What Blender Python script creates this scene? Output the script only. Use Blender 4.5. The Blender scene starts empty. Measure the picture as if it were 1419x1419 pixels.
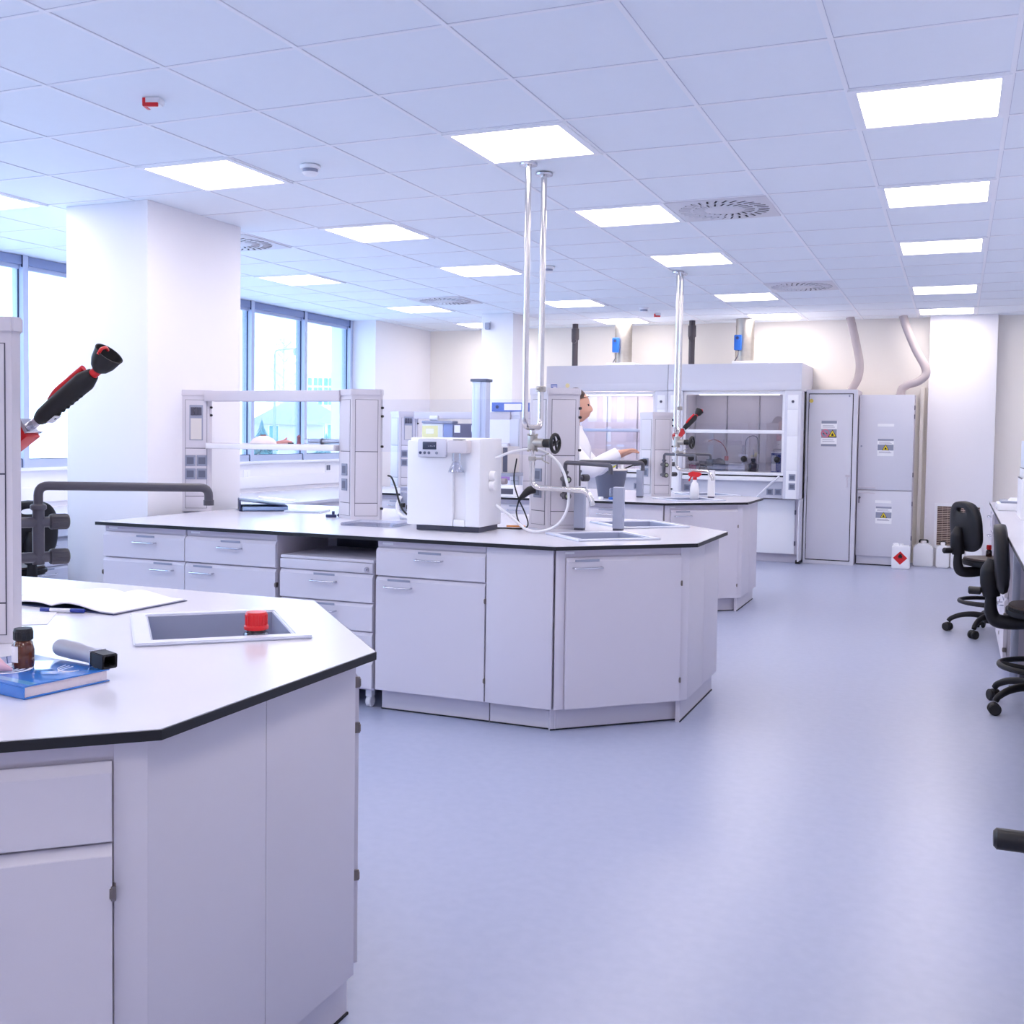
import bpy, bmesh, math, random
from mathutils import Vector, Matrix
R = math.radians
S = bpy.context.scene
COL = S.collection
random.seed(7)

# ------------------------------------------------------------------ materials
def lin(h):
    h = h.lstrip('#')
    out = []
    for i in (0, 2, 4):
        c = int(h[i:i + 2], 16) / 255
        out.append(c / 12.92 if c <= .04045 else ((c + .055) / 1.055) ** 2.4)
    return (*out, 1)

def mat(name, hexc, rough=.5, metal=0, spec=.5, mottle=0, scale=30, bump=0, coat=0, trans=0):
    m = bpy.data.materials.new(name)
    m.use_nodes = True
    nt = m.node_tree
    b = nt.nodes['Principled BSDF']
    b.inputs['Base Color'].default_value = lin(hexc)
    b.inputs['Roughness'].default_value = rough
    b.inputs['Metallic'].default_value = metal
    b.inputs['Specular IOR Level'].default_value = spec
    b.inputs['Coat Weight'].default_value = coat
    b.inputs['Transmission Weight'].default_value = trans
    if mottle or bump:
        tc = nt.nodes.new('ShaderNodeTexCoord')
        n = nt.nodes.new('ShaderNodeTexNoise')
        n.inputs['Scale'].default_value = scale
        n.inputs['Detail'].default_value = 4
        nt.links.new(tc.outputs['Object'], n.inputs['Vector'])
        if mottle:
            mx = nt.nodes.new('ShaderNodeMix')
            mx.data_type = 'RGBA'
            c = lin(hexc)
            mx.inputs[6].default_value = tuple(max(0, v * (1 - mottle)) for v in c[:3]) + (1,)
            mx.inputs[7].default_value = tuple(min(1, v * (1 + mottle)) for v in c[:3]) + (1,)
            nt.links.new(n.outputs['Fac'], mx.inputs[0])
            nt.links.new(mx.outputs[2], b.inputs['Base Color'])
        if bump:
            bp = nt.nodes.new('ShaderNodeBump')
            bp.inputs['Strength'].default_value = bump
            bp.inputs['Distance'].default_value = .002
            nt.links.new(n.outputs['Fac'], bp.inputs['Height'])
            nt.links.new(bp.outputs['Normal'], b.inputs['Normal'])
    return m

def emit(name, hexc, strength):
    m = bpy.data.materials.new(name)
    m.use_nodes = True
    nt = m.node_tree
    nt.nodes.clear()
    o = nt.nodes.new('ShaderNodeOutputMaterial')
    e = nt.nodes.new('ShaderNodeEmission')
    e.inputs[0].default_value = lin(hexc)
    e.inputs[1].default_value = strength
    nt.links.new(e.outputs[0], o.inputs[0])
    return m

def glass(name, tint='#ffffff', refl=.06, rough=.0):
    m = bpy.data.materials.new(name)
    m.use_nodes = True
    nt = m.node_tree
    nt.nodes.clear()
    o = nt.nodes.new('ShaderNodeOutputMaterial')
    t = nt.nodes.new('ShaderNodeBsdfTransparent')
    t.inputs[0].default_value = lin(tint)
    g = nt.nodes.new('ShaderNodeBsdfGlossy')
    g.inputs['Roughness'].default_value = rough
    lw = nt.nodes.new('ShaderNodeLayerWeight')
    lw.inputs[0].default_value = .25
    ad = nt.nodes.new('ShaderNodeMath')
    ad.operation = 'MULTIPLY_ADD'
    ad.inputs[1].default_value = .5
    ad.inputs[2].default_value = refl
    mx = nt.nodes.new('ShaderNodeMixShader')
    nt.links.new(lw.outputs['Fresnel'], ad.inputs[0])
    nt.links.new(ad.outputs[0], mx.inputs[0])
    nt.links.new(t.outputs[0], mx.inputs[1])
    nt.links.new(g.outputs[0], mx.inputs[2])
    nt.links.new(mx.outputs[0], o.inputs[0])
    return m

LAMP = 10.4
M = dict(
    ceil=mat('ceiling_tile', '#ebf1f9', .9, mottle=.01, scale=14),
    grid=mat('ceiling_grid', '#f1f3f9', .6),
    wall=mat('wall_paint', '#f1eff4', .8, mottle=.012, scale=2),
    cream=mat('cream_wall_tone', '#f4efe8', .8, mottle=.012, scale=2),  # slightly warmer tone than the other walls
    lam=mat('cabinet_laminate', '#dad6e0', .42),
    lam2=mat('pale_enamel', '#d8d8e3', .42),
    lamd=mat('carcass_laminate', '#d2ccd7', .5),
    knee_shade=mat('carcass_inside', '#50526a', .6),
    top=mat('worktop_laminate', '#dad9e4', .22, mottle=.012, scale=8),
    edge=mat('worktop_edge', '#15151b', .45),
    sinkw=mat('sink_rim', '#dfe2f0', .3),
    sinkg=mat('sink_bowl', '#a8aec6', .35),
    steel=mat('steel', '#c9c9d2', .25, 1),
    chrome=mat('chrome', '#dcd8d6', .18, 1, mottle=.05, scale=20),
    alu=mat('brushed_aluminium', '#c4c8d4', .38, 1),
    galv=mat('galvanised_steel', '#b9b4ad', .38, 1, mottle=.12, scale=25),
    frame=mat('window_frame', '#bcc4dc', .45),
    framed=mat('window_gasket', '#2a3050', .6),
    blind=mat('blind_box', '#8d99bd', .5),
    tap=mat('grey_tap', '#55545f', .38),
    tapd=mat('dark_tap_grip', '#45434c', .5),
    black=mat('black_plastic', '#17161b', .42),
    rubber=mat('black_rubber', '#121216', .6),
    pu=mat('black_polyurethane', '#121116', .5, spec=.35, bump=.25, scale=120),
    seat=mat('worn_seat_polyurethane', '#54453f', .5, mottle=.25, scale=18, bump=.3),
    red=mat('red_paint', '#c2172a', .35),
    redp=mat('red_plastic', '#d81d24', .3),
    white=mat('white_plastic', '#f1f1f6', .35),
    whitem=mat('white_matt', '#f4f4f8', .7),
    grey=mat('grey_plastic', '#9a9fb4', .45),
    dgrey=mat('dark_grey_plastic', '#4d4d5e', .45),
    pillar=mat('grey_service_pillar', '#a3a9bf', .4),
    tower=mat('tower_panel', '#d3cfd8', .45),
    sock=mat('socket_grey', '#8e93a8', .4),
    sockd=mat('socket_dark', '#62677c', .4),
    blue=mat('blue_plastic', '#2463bd', .35),
    sblue=mat('sticker_blue', '#4a68b8', .5),
    navy=mat('navy_binder', '#2c3560', .4),
    lblue=mat('light_blue_card', '#7fa6d8', .5),
    paper=mat('paper', '#f5f2f7', .8),
    pages=mat('page_block', '#e3d8dc', .8, mottle=.05, scale=200),
    amber=mat('amber_glass', '#5a2408', .12, coat=.6),
    amberd=mat('dark_amber_glass', '#2c1412', .12, coat=.6),
    yellow=mat('yellow', '#e8cf1e', .5),
    lemon=mat('lemon_cloth', '#d9d51f', .7),
    orange=mat('orange', '#d98a3c', .5),
    pink=mat('pink', '#e6b8c4', .6),
    purple=mat('purple_band', '#9a78b8', .5),
    beige=mat('beige_enamel', '#d9d3d0', .45),
    screen=mat('dark_screen', '#3b4258', .2),
    hose=mat('grey_hose', '#b3a9ac', .5, bump=.2, scale=60),
    darkpipe=mat('dark_pipe', '#4a454e', .45),
    slot=mat('dark_slot', '#1c1c26', .7),
    ventw=mat('vent_plate', '#d6d6de', .45),
    hoodin=mat('hood_interior', '#d3ced2', .35),
    hoodinw=mat('hood_interior_white', '#efeaf0', .4),
    skin=mat('skin', '#d9a58e', .55),
    hair=mat('brown_hair', '#3c2620', .6),
    coat=mat('white_coat', '#f0eff5', .85),
    trous=mat('blue_grey_trousers', '#8d90a8', .85),
    jug=mat('translucent_white_plastic', '#f3f4f8', .35),
    rubt=mat('clear_tubing', '#eeeef4', .3),
    floor=None,
    pane=glass('window_glass', '#f6fbff', .03),
    hglass=glass('sash_glass', '#e6e8f0', .12),
    hglass2=glass('sash_glass_bright', '#f6f6fa', .10),
    clear=glass('clear_glass', '#f4f6fc', .07, .02),
    shelfglass=glass('shelf_glass', '#fafbff', .015, .0),
    lamp=emit('lamp_diffuser', '#fef3ee', LAMP),
    hood_fill=emit('added_hood_fill', '#fff1ee', 9),  # glow of the bar added inside the left hood
)

def floor_mat():
    m = bpy.data.materials.new('linoleum_floor')
    m.use_nodes = True
    nt = m.node_tree
    b = nt.nodes['Principled BSDF']
    tc = nt.nodes.new('ShaderNodeTexCoord')
    n1 = nt.nodes.new('ShaderNodeTexNoise'); n1.inputs['Scale'].default_value = 24; n1.inputs['Detail'].default_value = 3
    n2 = nt.nodes.new('ShaderNodeTexNoise'); n2.inputs['Scale'].default_value = 1.3; n2.inputs['Detail'].default_value = 3
    cr = nt.nodes.new('ShaderNodeValToRGB')
    cr.color_ramp.elements[0].position = .32; cr.color_ramp.elements[0].color = lin('#a9b0cb')
    cr.color_ramp.elements[1].position = .68; cr.color_ramp.elements[1].color = lin('#afb5cf')
    mp = nt.nodes.new('ShaderNodeMapRange')
    mp.inputs['To Min'].default_value = .285; mp.inputs['To Max'].default_value = .33
    nt.links.new(tc.outputs['Object'], n1.inputs['Vector'])
    nt.links.new(tc.outputs['Object'], n2.inputs['Vector'])
    nt.links.new(n1.outputs['Fac'], cr.inputs[0])
    nt.links.new(cr.outputs[0], b.inputs['Base Color'])
    nt.links.new(n2.outputs['Fac'], mp.inputs['Value'])
    nt.links.new(mp.outputs[0], b.inputs['Roughness'])
    b.inputs['Specular IOR Level'].default_value = .6
    return m
M['floor'] = floor_mat()

# ------------------------------------------------------------------ mesh builder
class MB:
    def __init__(s):
        s.bm = bmesh.new()

    def _merge(s, t, mi, X):
        bmesh.ops.recalc_face_normals(t, faces=t.faces)
        for f in t.faces:
            f.material_index = mi
        me = bpy.data.meshes.new('t')
        t.to_mesh(me)
        t.free()
        if X is not None:
            me.transform(X)
        s.bm.from_mesh(me)
        bpy.data.meshes.remove(me)
        return s

    def box(s, x0, x1, y0, y1, z0, z1, b=0, mi=0, X=None, seg=2):
        t = bmesh.new()
        x0, x1 = sorted((x0, x1)); y0, y1 = sorted((y0, y1)); z0, z1 = sorted((z0, z1))
        bmesh.ops.create_cube(t, size=1, matrix=Matrix.Translation(((x0 + x1) / 2, (y0 + y1) / 2, (z0 + z1) / 2)) @ Matrix.Diagonal((x1 - x0, y1 - y0, z1 - z0, 1)))
        if b:
            bmesh.ops.bevel(t, geom=t.edges[:], offset=b, segments=seg, affect='EDGES', profile=.6)
        return s._merge(t, mi, X)

    def prism(s, poly, z0, z1, mi=0, X=None, holes=(), b=0):
        t = bmesh.new()
        es = []
        for lp in [poly] + list(holes):
            vs = [t.verts.new((p[0], p[1], z0)) for p in lp]
            for i in range(len(vs)):
                es.append(t.edges.new((vs[i], vs[(i + 1) % len(vs)])))
        if holes:
            bmesh.ops.triangle_fill(t, edges=es, use_beauty=True)
        else:
            bmesh.ops.contextual_create(t, geom=es)
        r = bmesh.ops.extrude_face_region(t, geom=t.faces[:])
        bmesh.ops.translate(t, vec=(0, 0, z1 - z0), verts=[v for v in r['geom'] if isinstance(v, bmesh.types.BMVert)])
        if b:
            bmesh.ops.recalc_face_normals(t, faces=t.faces)
            bmesh.ops.bevel(t, geom=[e for e in t.edges if len(e.link_faces) == 2 and e.calc_face_angle(0) > .6], offset=b, segments=2, affect='EDGES')
        return s._merge(t, mi, X)

    def lathe(s, prof, c=(0, 0, 0), n=24, mi=0, X=None):
        t = bmesh.new()
        rings = []
        for r, z in prof:
            if r < 1e-6:
                rings.append([t.verts.new((c[0], c[1], c[2] + z))])
            else:
                rings.append([t.verts.new((c[0] + r * math.cos(2 * math.pi * k / n), c[1] + r * math.sin(2 * math.pi * k / n), c[2] + z)) for k in range(n)])
        for a, b in zip(rings, rings[1:]):
            for k in range(n):
                q = [a[k % len(a)], a[(k + 1) % len(a)], b[(k + 1) % len(b)], b[k % len(b)]]
                u = []
                for v in q:
                    if v not in u:
                        u.append(v)
                if len(u) > 2:
                    try:
                        t.faces.new(u)
                    except ValueError:
                        pass
        for rg in (rings[0], rings[-1]):
            if len(rg) > 2:
                t.faces.new(rg)
        return s._merge(t, mi, X)

    def cyl(s, p0, p1, r, n=20, r2=None, mi=0, b=0):
        p0 = Vector(p0); p1 = Vector(p1)
        d = p1 - p0
        L = d.length
        X = Matrix.Translation(p0) @ d.to_track_quat('Z', 'Y').to_matrix().to_4x4()
        r2 = r if r2 is None else r2
        if b:
            return s.lathe([(0, 0), (r - b, 0), (r, b), (r2, L - b), (r2 - b, L), (0, L)], n=n, mi=mi, X=X)
        return s.lathe([(0, 0), (r, 0), (r2, L), (0, L)], n=n, mi=mi, X=X)

    def ball(s, c, r, sc=(1, 1, 1), n=16, mi=0, X=None):
        t = bmesh.new()
        bmesh.ops.create_uvsphere(t, u_segments=n, v_segments=max(6, n // 2), radius=r, matrix=Matrix.Translation(c) @ Matrix.Diagonal((*sc, 1)))
        return s._merge(t, mi, X)

    def tube(s, pts, r, n=10, mi=0, curve=True, sub=6, closed=False, cap=True):
        P = [Vector(p) for p in pts]
        rr = r if isinstance(r, (list, tuple)) else [r] * len(P)
        if curve and len(P) > 2:
            Q, q = [], []
            m = len(P)
            for i in range(m if closed else m - 1):
                if closed:
                    a, b, c, d = P[i - 1], P[i], P[(i + 1) % m], P[(i + 2) % m]
                else:
                    b, c = P[i], P[i + 1]
                    a = P[i - 1] if i else b * 2 - c
                    d = P[i + 2] if i + 2 < m else c * 2 - b
                for k in range(sub):
                    u = k / sub
                    Q.append(.5 * ((2 * b) + (c - a) * u + (2 * a - 5 * b + 4 * c - d) * u * u + (3 * b - a - 3 * c + d) * u ** 3))
                    q.append(rr[i] * (1 - u) + rr[(i + 1) % m] * u)
            if not closed:
                Q.append(P[-1]); q.append(rr[-1])
            P, rr = Q, q
        t = bmesh.new()
        N = len(P)
        up = None
        rings = []
        for i in range(N):
            if closed:
                d = (P[(i + 1) % N] - P[i - 1]).normalized()
            else:
                d = (P[min(i + 1, N - 1)] - P[max(i - 1, 0)]).normalized()
            if up is None:
                up = d.orthogonal().normalized()
            up = (up - d * up.dot(d)).normalized()
            w = d.cross(up)
            rings.append([t.verts.new(P[i] + (up * math.cos(2 * math.pi * k / n) + w * math.sin(2 * math.pi * k / n)) * rr[i]) for k in range(n)])
        for i in range(N if closed else N - 1):
            a, b = rings[i], rings[(i + 1) % N]
            for k in range(n):
                t.faces.new((a[k], a[(k + 1) % n], b[(k + 1) % n], b[k]))
        if not closed and cap:
            t.faces.new(rings[0]); t.faces.new(rings[-1])
        return s._merge(t, mi, None)

    def bend(s, pts, r, rad=.04, n=12, mi=0):
        """pipe run with rounded elbows of radius rad"""
        P = [Vector(p) for p in pts]
        Q = [P[0]]
        for i in range(1, len(P) - 1):
            a = (P[i - 1] - P[i]); b = (P[i + 1] - P[i])
            k = min(rad, a.length * .49, b.length * .49)
            p0 = P[i] + a.normalized() * k; p1 = P[i] + b.normalized() * k
            for j in range(7):
                u = j / 6
                Q.append(p0 * (1 - u) ** 2 + P[i] * 2 * u * (1 - u) + p1 * u * u)
        Q.append(P[-1])
        return s.tube(Q, r, n=n, mi=mi, curve=False)

    def poly(s, pts, mi=0):
        vs = [s.bm.verts.new(p) for p in pts]
        f = s.bm.faces.new(vs)
        f.material_index = mi
        return s

def basis(o):
    X = o.matrix_basis.copy()
    p = o.parent
    while p:
        X = p.matrix_basis @ X
        p = p.parent
    return X

def tag(o, label=None, cat=None, group=None, kind=None):
    if label: o['label'] = label
    if cat: o['category'] = cat
    if group: o['group'] = group
    if kind: o['kind'] = kind
    return o

def thing(name, label, cat, loc=(0, 0, 0), rz=0, group=None):
    o = bpy.data.objects.new(name, None)
    o.empty_display_size = .05
    COL.objects.link(o)
    o.location = loc
    o.rotation_euler = (0, 0, rz)
    bpy.context.view_layer.update()
    return tag(o, label, cat, group)

def part(name, mb, mats, parent=None, label=None, world=False, loc=None, cat=None, group=None, kind=None, sharp=38):
    me = bpy.data.meshes.new(name)
    mb.bm.to_mesh(me)
    mb.bm.free()
    for m in (mats if isinstance(mats, (list, tuple)) else [mats]):
        me.materials.append(M[m] if isinstance(m, str) else m)
    me.shade_smooth()
    me.set_sharp_from_angle(angle=R(sharp))
    o = bpy.data.objects.new(name, me)
    COL.objects.link(o)
    if parent is not None:
        o.parent = parent
        if world:
            me.transform(basis(parent).inverted())
    elif loc is not None:
        o.location = loc
        if world:
            me.transform(Matrix.Translation(-Vector(loc)))
    return tag(o, label, cat, group, kind)

def solo(name, mb, mats, label, cat, loc, group=None, world=True, kind=None):
    return part(name, mb, mats, None, label, world, loc, cat, group, kind)

def struct(name, mb, mats, parent=None):
    o = part(name, mb, mats, parent)
    if parent is None:
        o['kind'] = 'structure'
    return o

def dup(root, loc, rz=None, label=None, group=None):
    r = root.copy()
    COL.objects.link(r)
    r.location = loc
    if rz is not None:
        r.rotation_euler = (0, 0, rz)
    if label: r['label'] = label
    if group: r['group'] = group
    def rec(a, b):
        for ch in list(a.children):
            c = ch.copy()
            COL.objects.link(c)
            c.parent = b
            rec(ch, c)
    rec(root, r)
    return r

YZX = Matrix(((0, 0, 1, 0), (1, 0, 0, 0), (0, 1, 0, 0), (0, 0, 0, 1)))
def front_board(x0, x1, z0, z1):
    return MB().prism([(-.0005, z0), (-.021, z0), (-.021, z1 - .017), (-.008, z1), (-.0005, z1)], x0, x1, X=YZX, b=.0008)

def frame_X(o, u, n, z=(0, 0, 1)):
    """local x along u, local y along -n (front is -y), z up"""
    u = Vector(u).normalized(); y = -Vector(n).normalized(); z = Vector(z)
    X = Matrix(((u.x, y.x, z.x, o[0]), (u.y, y.y, z.y, o[1]), (u.z, y.z, z.z, o[2]), (0, 0, 0, 1)))
    return X
# ------------------------------------------------------------------ room
ZC = 2.794
T = .6
TX, TY = -.1478, 4.9189
def tile(i, j): return TX + i * T, TY + j * T
XL, XR, YB, YF = -7.0, 1.45, -3.2, 13.36

struct('floor', MB().box(XL - .4, XR + .2, YB - .2, YF + .2, -.12, 0), 'floor')
struct('ceiling', MB().box(XL - .4, XR + .2, YB - .2, YF + .2, ZC, ZC + .1), 'ceil')
g = MB()
for i in range(-13, 5):
    x = TX + (i - .5) * T
    if XL < x < XR:
        g.box(x - .0095, x + .0095, YB, YF, ZC - .0035, ZC + .01)
for j in range(-15, 16):
    y = TY + (j - .5) * T
    if YB < y < YF:
        g.box(XL, XR, y - .0095, y + .0095, ZC - .003, ZC + .01)
struct('trim_1', g, 'grid')
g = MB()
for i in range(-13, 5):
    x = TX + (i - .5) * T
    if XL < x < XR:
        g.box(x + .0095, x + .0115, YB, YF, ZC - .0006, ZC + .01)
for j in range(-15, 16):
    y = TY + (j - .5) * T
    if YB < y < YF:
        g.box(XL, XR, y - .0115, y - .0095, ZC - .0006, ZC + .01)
struct('trim_painted_shadow', g, mat('painted_gap_shadow', '#bcc0d2', .9))  # thin grey strips that paint a shadow line beside each grid bar
struct('wall_far', MB().box(XL - .4, XR + .2, YF, YF + .2, 0, ZC), 'cream')
struct('wall_right', MB().box(XR, XR + .2, YB, YF, 0, ZC), 'wall')
struct('wall_near', MB().box(XL - .4, XR + .2, YB - .2, YB, 0, ZC), 'wall')
w = MB()
w.box(-7.25, -6.93, YB, 11.84, 0, 1.06)
w.box(-7.25, -6.62, 11.84, YF, 0, ZC)
w.box(-7.25, -6.93, YB, -.54, 1.06, ZC)
struct('wall_left', w, 'wall')
struct('trim_2', MB().box(-7.05, -6.885, -.54, 11.835, 1.06, 1.085, .004), 'white')
struct('trim_3', MB().box(-6.93, -6.905, YB, 11.835, .80, .92, .003), 'wall')
struct('column_near', MB().box(-5.185, -4.543, 5.30, 6.235, 0, ZC, .004), 'wall')
struct('column_far', MB().box(-5.09, -4.70, 11.6, 12.1, 0, ZC, .004), 'wall')
p = MB()
p.box(-.318, .372, 13.2, YF, 0, ZC, .004)
pil = struct('pilaster', p, 'wall')
q = MB()
q.box(-.215, .28, 13.19, 13.202, .20, .70, .002)
gr = thing('ventilation_grille', 'brown louvred air grille low on the white pilaster behind the lab chair', 'grille', (.03, 13.185, .2))
part('frame', MB().prism([(-.215, -.0), (.28, 0), (.28, .50), (-.215, .50)], 0, .012, holes=[[(-.185, .03), (.25, .03), (.25, .47), (-.185, .47)]], X=Matrix.Translation((0, 13.199, .20)) @ Matrix.Rotation(R(90), 4, 'X')), 'white', gr, world=True)
sl = MB()
for k in range(22):
    z = .235 + k * .0205
    sl.box(-.185, .25, 13.19, 13.197, z, z + .009)
for k in range(9):
    x = -.185 + k * .0543
    sl.box(x - .002, x + .002, 13.188, 13.197, .23, .67)
part('louvre', sl, mat('beige_louvre', '#b8a49a', .5), gr, world=True)
part('dark_backing', MB().box(-.185, .25, 13.1965, 13.1995, .23, .67), mat('brown_gap', '#3a2520', .8), gr, world=True)

# windows: one structure per bay, a pane in each
bays = []
y1 = 11.835
k = 0
while y1 > -.4:
    y0 = y1 - 1.03
    k += 1
    f = MB()
    f.box(-7.06, -6.94, y1 - .055, y1, 1.085, ZC)
    f.box(-7.04, -6.96, y0, y1 - .055, 1.085, 1.155)
    f.box(-7.02, -6.985, y0, y1 - .055, 2.685, 2.72)
    wf = struct('window_%d' % k, f, 'frame')
    gk = MB()
    gk.box(-6.958, -6.944, y1 - .062, y1 - .054, 2.7, ZC)
    gk.box(-6.958, -6.944, y1, y1 + .006, 2.7, ZC)
    gk.box(-7.0015, -6.988, y1 - .0605, y1 - .0545, 1.155, 2.70)
    gk.box(-6.966, -6.957, y1 - .062, y1 - .054, 1.085, 1.155)
    gk.box(-6.966, -6.957, y1, y1 + .006, 1.085, 1.155)
    gk.box(-6.975, -6.959, y0, y1 - .055, 1.153, 1.158)
    part('gasket', gk, 'framed', wf)
    part('blind_box', MB().box(-7.03, -6.95, y0, y1 - .056, 2.72, ZC - .004, .003), 'blind', wf)
    part('pane', MB().box(-7.008, -7.002, y0, y1 - .055, 1.155, 2.685), 'pane', wf)
    y1 = y0

# ceiling lamps
def make_light(i, j, label):
    x, y = tile(i, j)
    t = thing('ceiling_light', label, 'ceiling light', (x, y, ZC - .012), group='square panel lights in the ceiling')
    s_ = .298; a = .264
    part('frame', MB().prism([(-s_, -s_), (s_, -s_), (s_, s_), (-s_, s_)], .002, .0118, holes=[[(-a, -a), (a, -a), (a, a), (-a, a)]]), 'grid', t)
    part('diffuser', MB().box(-a, a, -a, a, .004, .010), 'lamp', t)
    return t
first = None
rows = {0: 'aisle row of the ceiling beside the right hand bench', -3: 'second row of the ceiling from the aisle side',
        -6: 'third row of the ceiling, over the bench racks', -9: 'row of the ceiling nearest the windows'}
pos = {0: 'first in view', 3: 'second in view', 6: 'third in view', 10: 'fourth in view', 13: 'last, by the far wall', -4: 'overhead before the first bench'}
cols = {0: 'right hand', -3: 'middle', -6: 'left middle', -9: 'window side'}
num = {0: 'nearest square', 3: 'second nearest square', 6: 'middle square', 10: 'second farthest square', 13: 'farthest square'}
for i in (0, -3, -6, -9):
    for j in (-11, -8, -4, 0, 3, 6, 10, 13):
        lab = '%s lit panel light of the %s ceiling row' % (num.get(j, 'lit square'), cols[i])
        if j < 0:
            lab = 'square lit panel light overhead in %s row, %s of the first bench' % (cols[i], {-4: 'just short', -8: 'well short', -11: 'farthest short'}[j])
        if first is None:
            first = make_light(i, j, lab)
        else:
            x, y = tile(i, j)
            dup(first, (x, y, ZC - .012), label=lab)

# swirl diffusers
def make_vent(i, j, label):
    x, y = tile(i, j)
    t = thing('ceiling_vent', label, 'ceiling vent', (x, y, ZC - .012), group='swirl air diffusers in the ceiling')
    part('plate', MB().box(-.296, .296, -.296, .296, .002, .0118, .002), 'ventw', t)
    d = MB(); l = MB()
    for ring, (ra, rb, n) in enumerate(((.125, .185, 22), (.205, .272, 30))):
        for k in range(n):
            a = 2 * math.pi * k / n + ring * .1
            X = Matrix.Rotation(a, 4, 'Z') @ Matrix.Translation(((ra + rb) / 2, 0, 0)) @ Matrix.Rotation(R(22), 4, 'Z')
            d.box(-(rb - ra) / 2, (rb - ra) / 2, -.0075, .0075, .0012, .003, X=X)
            X2 = X @ Matrix.Translation((0, .008, 0)) @ Matrix.Rotation(R(35), 4, 'X')
            l.box(-(rb - ra) / 2, (rb - ra) / 2, -.002, .006, -.004, .0025, X=X2)
    part('slot', d, 'slot', t, kind='stuff')
    part('vane', l, 'ventw', t, kind='stuff')
    part('centre_disc', MB().lathe([(0, -.004), (.1, -.003), (.115, .003), (0, .003)]), 'ventw', t)
    return t
v0 = make_vent(-2, 3, 'large swirl air diffuser in ceiling right of the nearest middle lamps')
for i, j, lab in ((-2, 9, 'swirl air diffuser in ceiling above the far aisle'), (-8, 3, 'swirl air diffuser half hidden by the white column'), (-8, 9, 'swirl air diffuser in ceiling near the window corner')):
    x, y = tile(i, j)
    dup(v0, (x, y, ZC - .012), label=lab)

# smoke detectors and red alarm beacons
def make_smoke(loc, label):
    t = thing('smoke_detector', label, 'smoke detector', loc, group='smoke detectors')
    part('base', MB().lathe([(0, 0), (.05, 0), (.055, -.006), (.05, -.022), (0, -.022)]), 'white', t)
    part('sensor_ring', MB().lathe([(0, -.022), (.04, -.022), (.038, -.040), (0, -.040)]), 'grey', t)
    part('cap', MB().lathe([(0, -.040), (.045, -.040), (.03, -.054), (0, -.056)]), 'white', t)
    return t
sx, sy = tile(-5, 0)
s0 = make_smoke((sx, sy, ZC - .001), 'white smoke detector between the nearest left and middle ceiling lamps')
sx, sy = tile(-5, 6)
dup(s0, (sx, sy, ZC - .001), label='small white smoke detector behind the tall steel pipes')
sx, sy = tile(-5, 11)
dup(s0, (sx, sy, ZC - .001), label='white smoke detector on ceiling by the far fume hoods')
def make_beacon(loc, rz, label):
    t = thing('alarm_beacon', label, 'alarm beacon', loc, rz, group='red alarm beacons')
    part('housing', MB().prism([(-.036, 0), (.034, 0), (.030, -.026), (-.036, -.036)], -.03, .03, X=Matrix.Rotation(R(90), 4, 'X'), b=.005), 'white', t)
    part('red_lens', MB().box(-.044, -.030, -.031, .031, -.038, -.003, .003).box(-.040, .024, -.036, -.024, -.041, -.024, .003), 'redp', t, label='red lens')
    return t
bx, by = tile(-5, -2)
b0 = make_beacon((bx, by, ZC - .001), R(20), 'white alarm beacon with red lens on the ceiling at upper left')
bx, by = tile(-5, 12)
dup(b0, (bx, by, ZC - .001), label='tiny red alarm beacon on ceiling above the fume hoods')
# small motion sensor on the far column
t = thing('motion_sensor', 'small grey motion sensor high on the far white column', 'sensor', (-5.0, 11.585, 2.66))
part('bracket', MB().box(-.02, .02, -.0, .015, -.02, .05, .004), 'white', t)
part('sensor_head', MB().box(-.03, .03, -.045, 0, -.05, .03, .012), 'grey', t)
# ------------------------------------------------------------------ benches
B = .885      # worktop height
def rect(c, u, a, b):
    """rectangle centred at c, long axis u, half sizes a, b"""
    ux, uy = u
    return [(c[0] + ux * i * a - uy * j * b, c[1] + uy * i * a + ux * j * b) for i, j in ((-1, -1), (1, -1), (1, 1), (-1, 1))]

def grow(poly, d):
    n = len(poly)
    out = []
    for i in range(n):
        p0 = Vector(poly[i - 1]); p1 = Vector(poly[i]); p2 = Vector(poly[(i + 1) % n])
        a = (p1 - p0).normalized(); b = (p2 - p1).normalized()
        na = Vector((a.y, -a.x)); nb = Vector((b.y, -b.x))
        m = (na + nb)
        m = m / m.dot(na)
        out.append(tuple(p1 + m * d))
    return out

def worktop(label, poly, sinks, group=None):
    c = poly[0]
    cx = sum(p[0] for p in poly) / len(poly); cy = sum(p[1] for p in poly) / len(poly)
    t = thing('worktop', label, 'worktop', (cx, cy, .866), group=group)
    part('top_panel', MB().prism(poly, .866, B, holes=[rect(*s) for s in sinks]), 'top', t, world=True)
    part('edge_band', MB().prism(grow(poly, .003), .8658, B - .0015, holes=[grow(poly, -.002)]), 'edge', t, label='black edge band', world=True)
    return t

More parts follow.
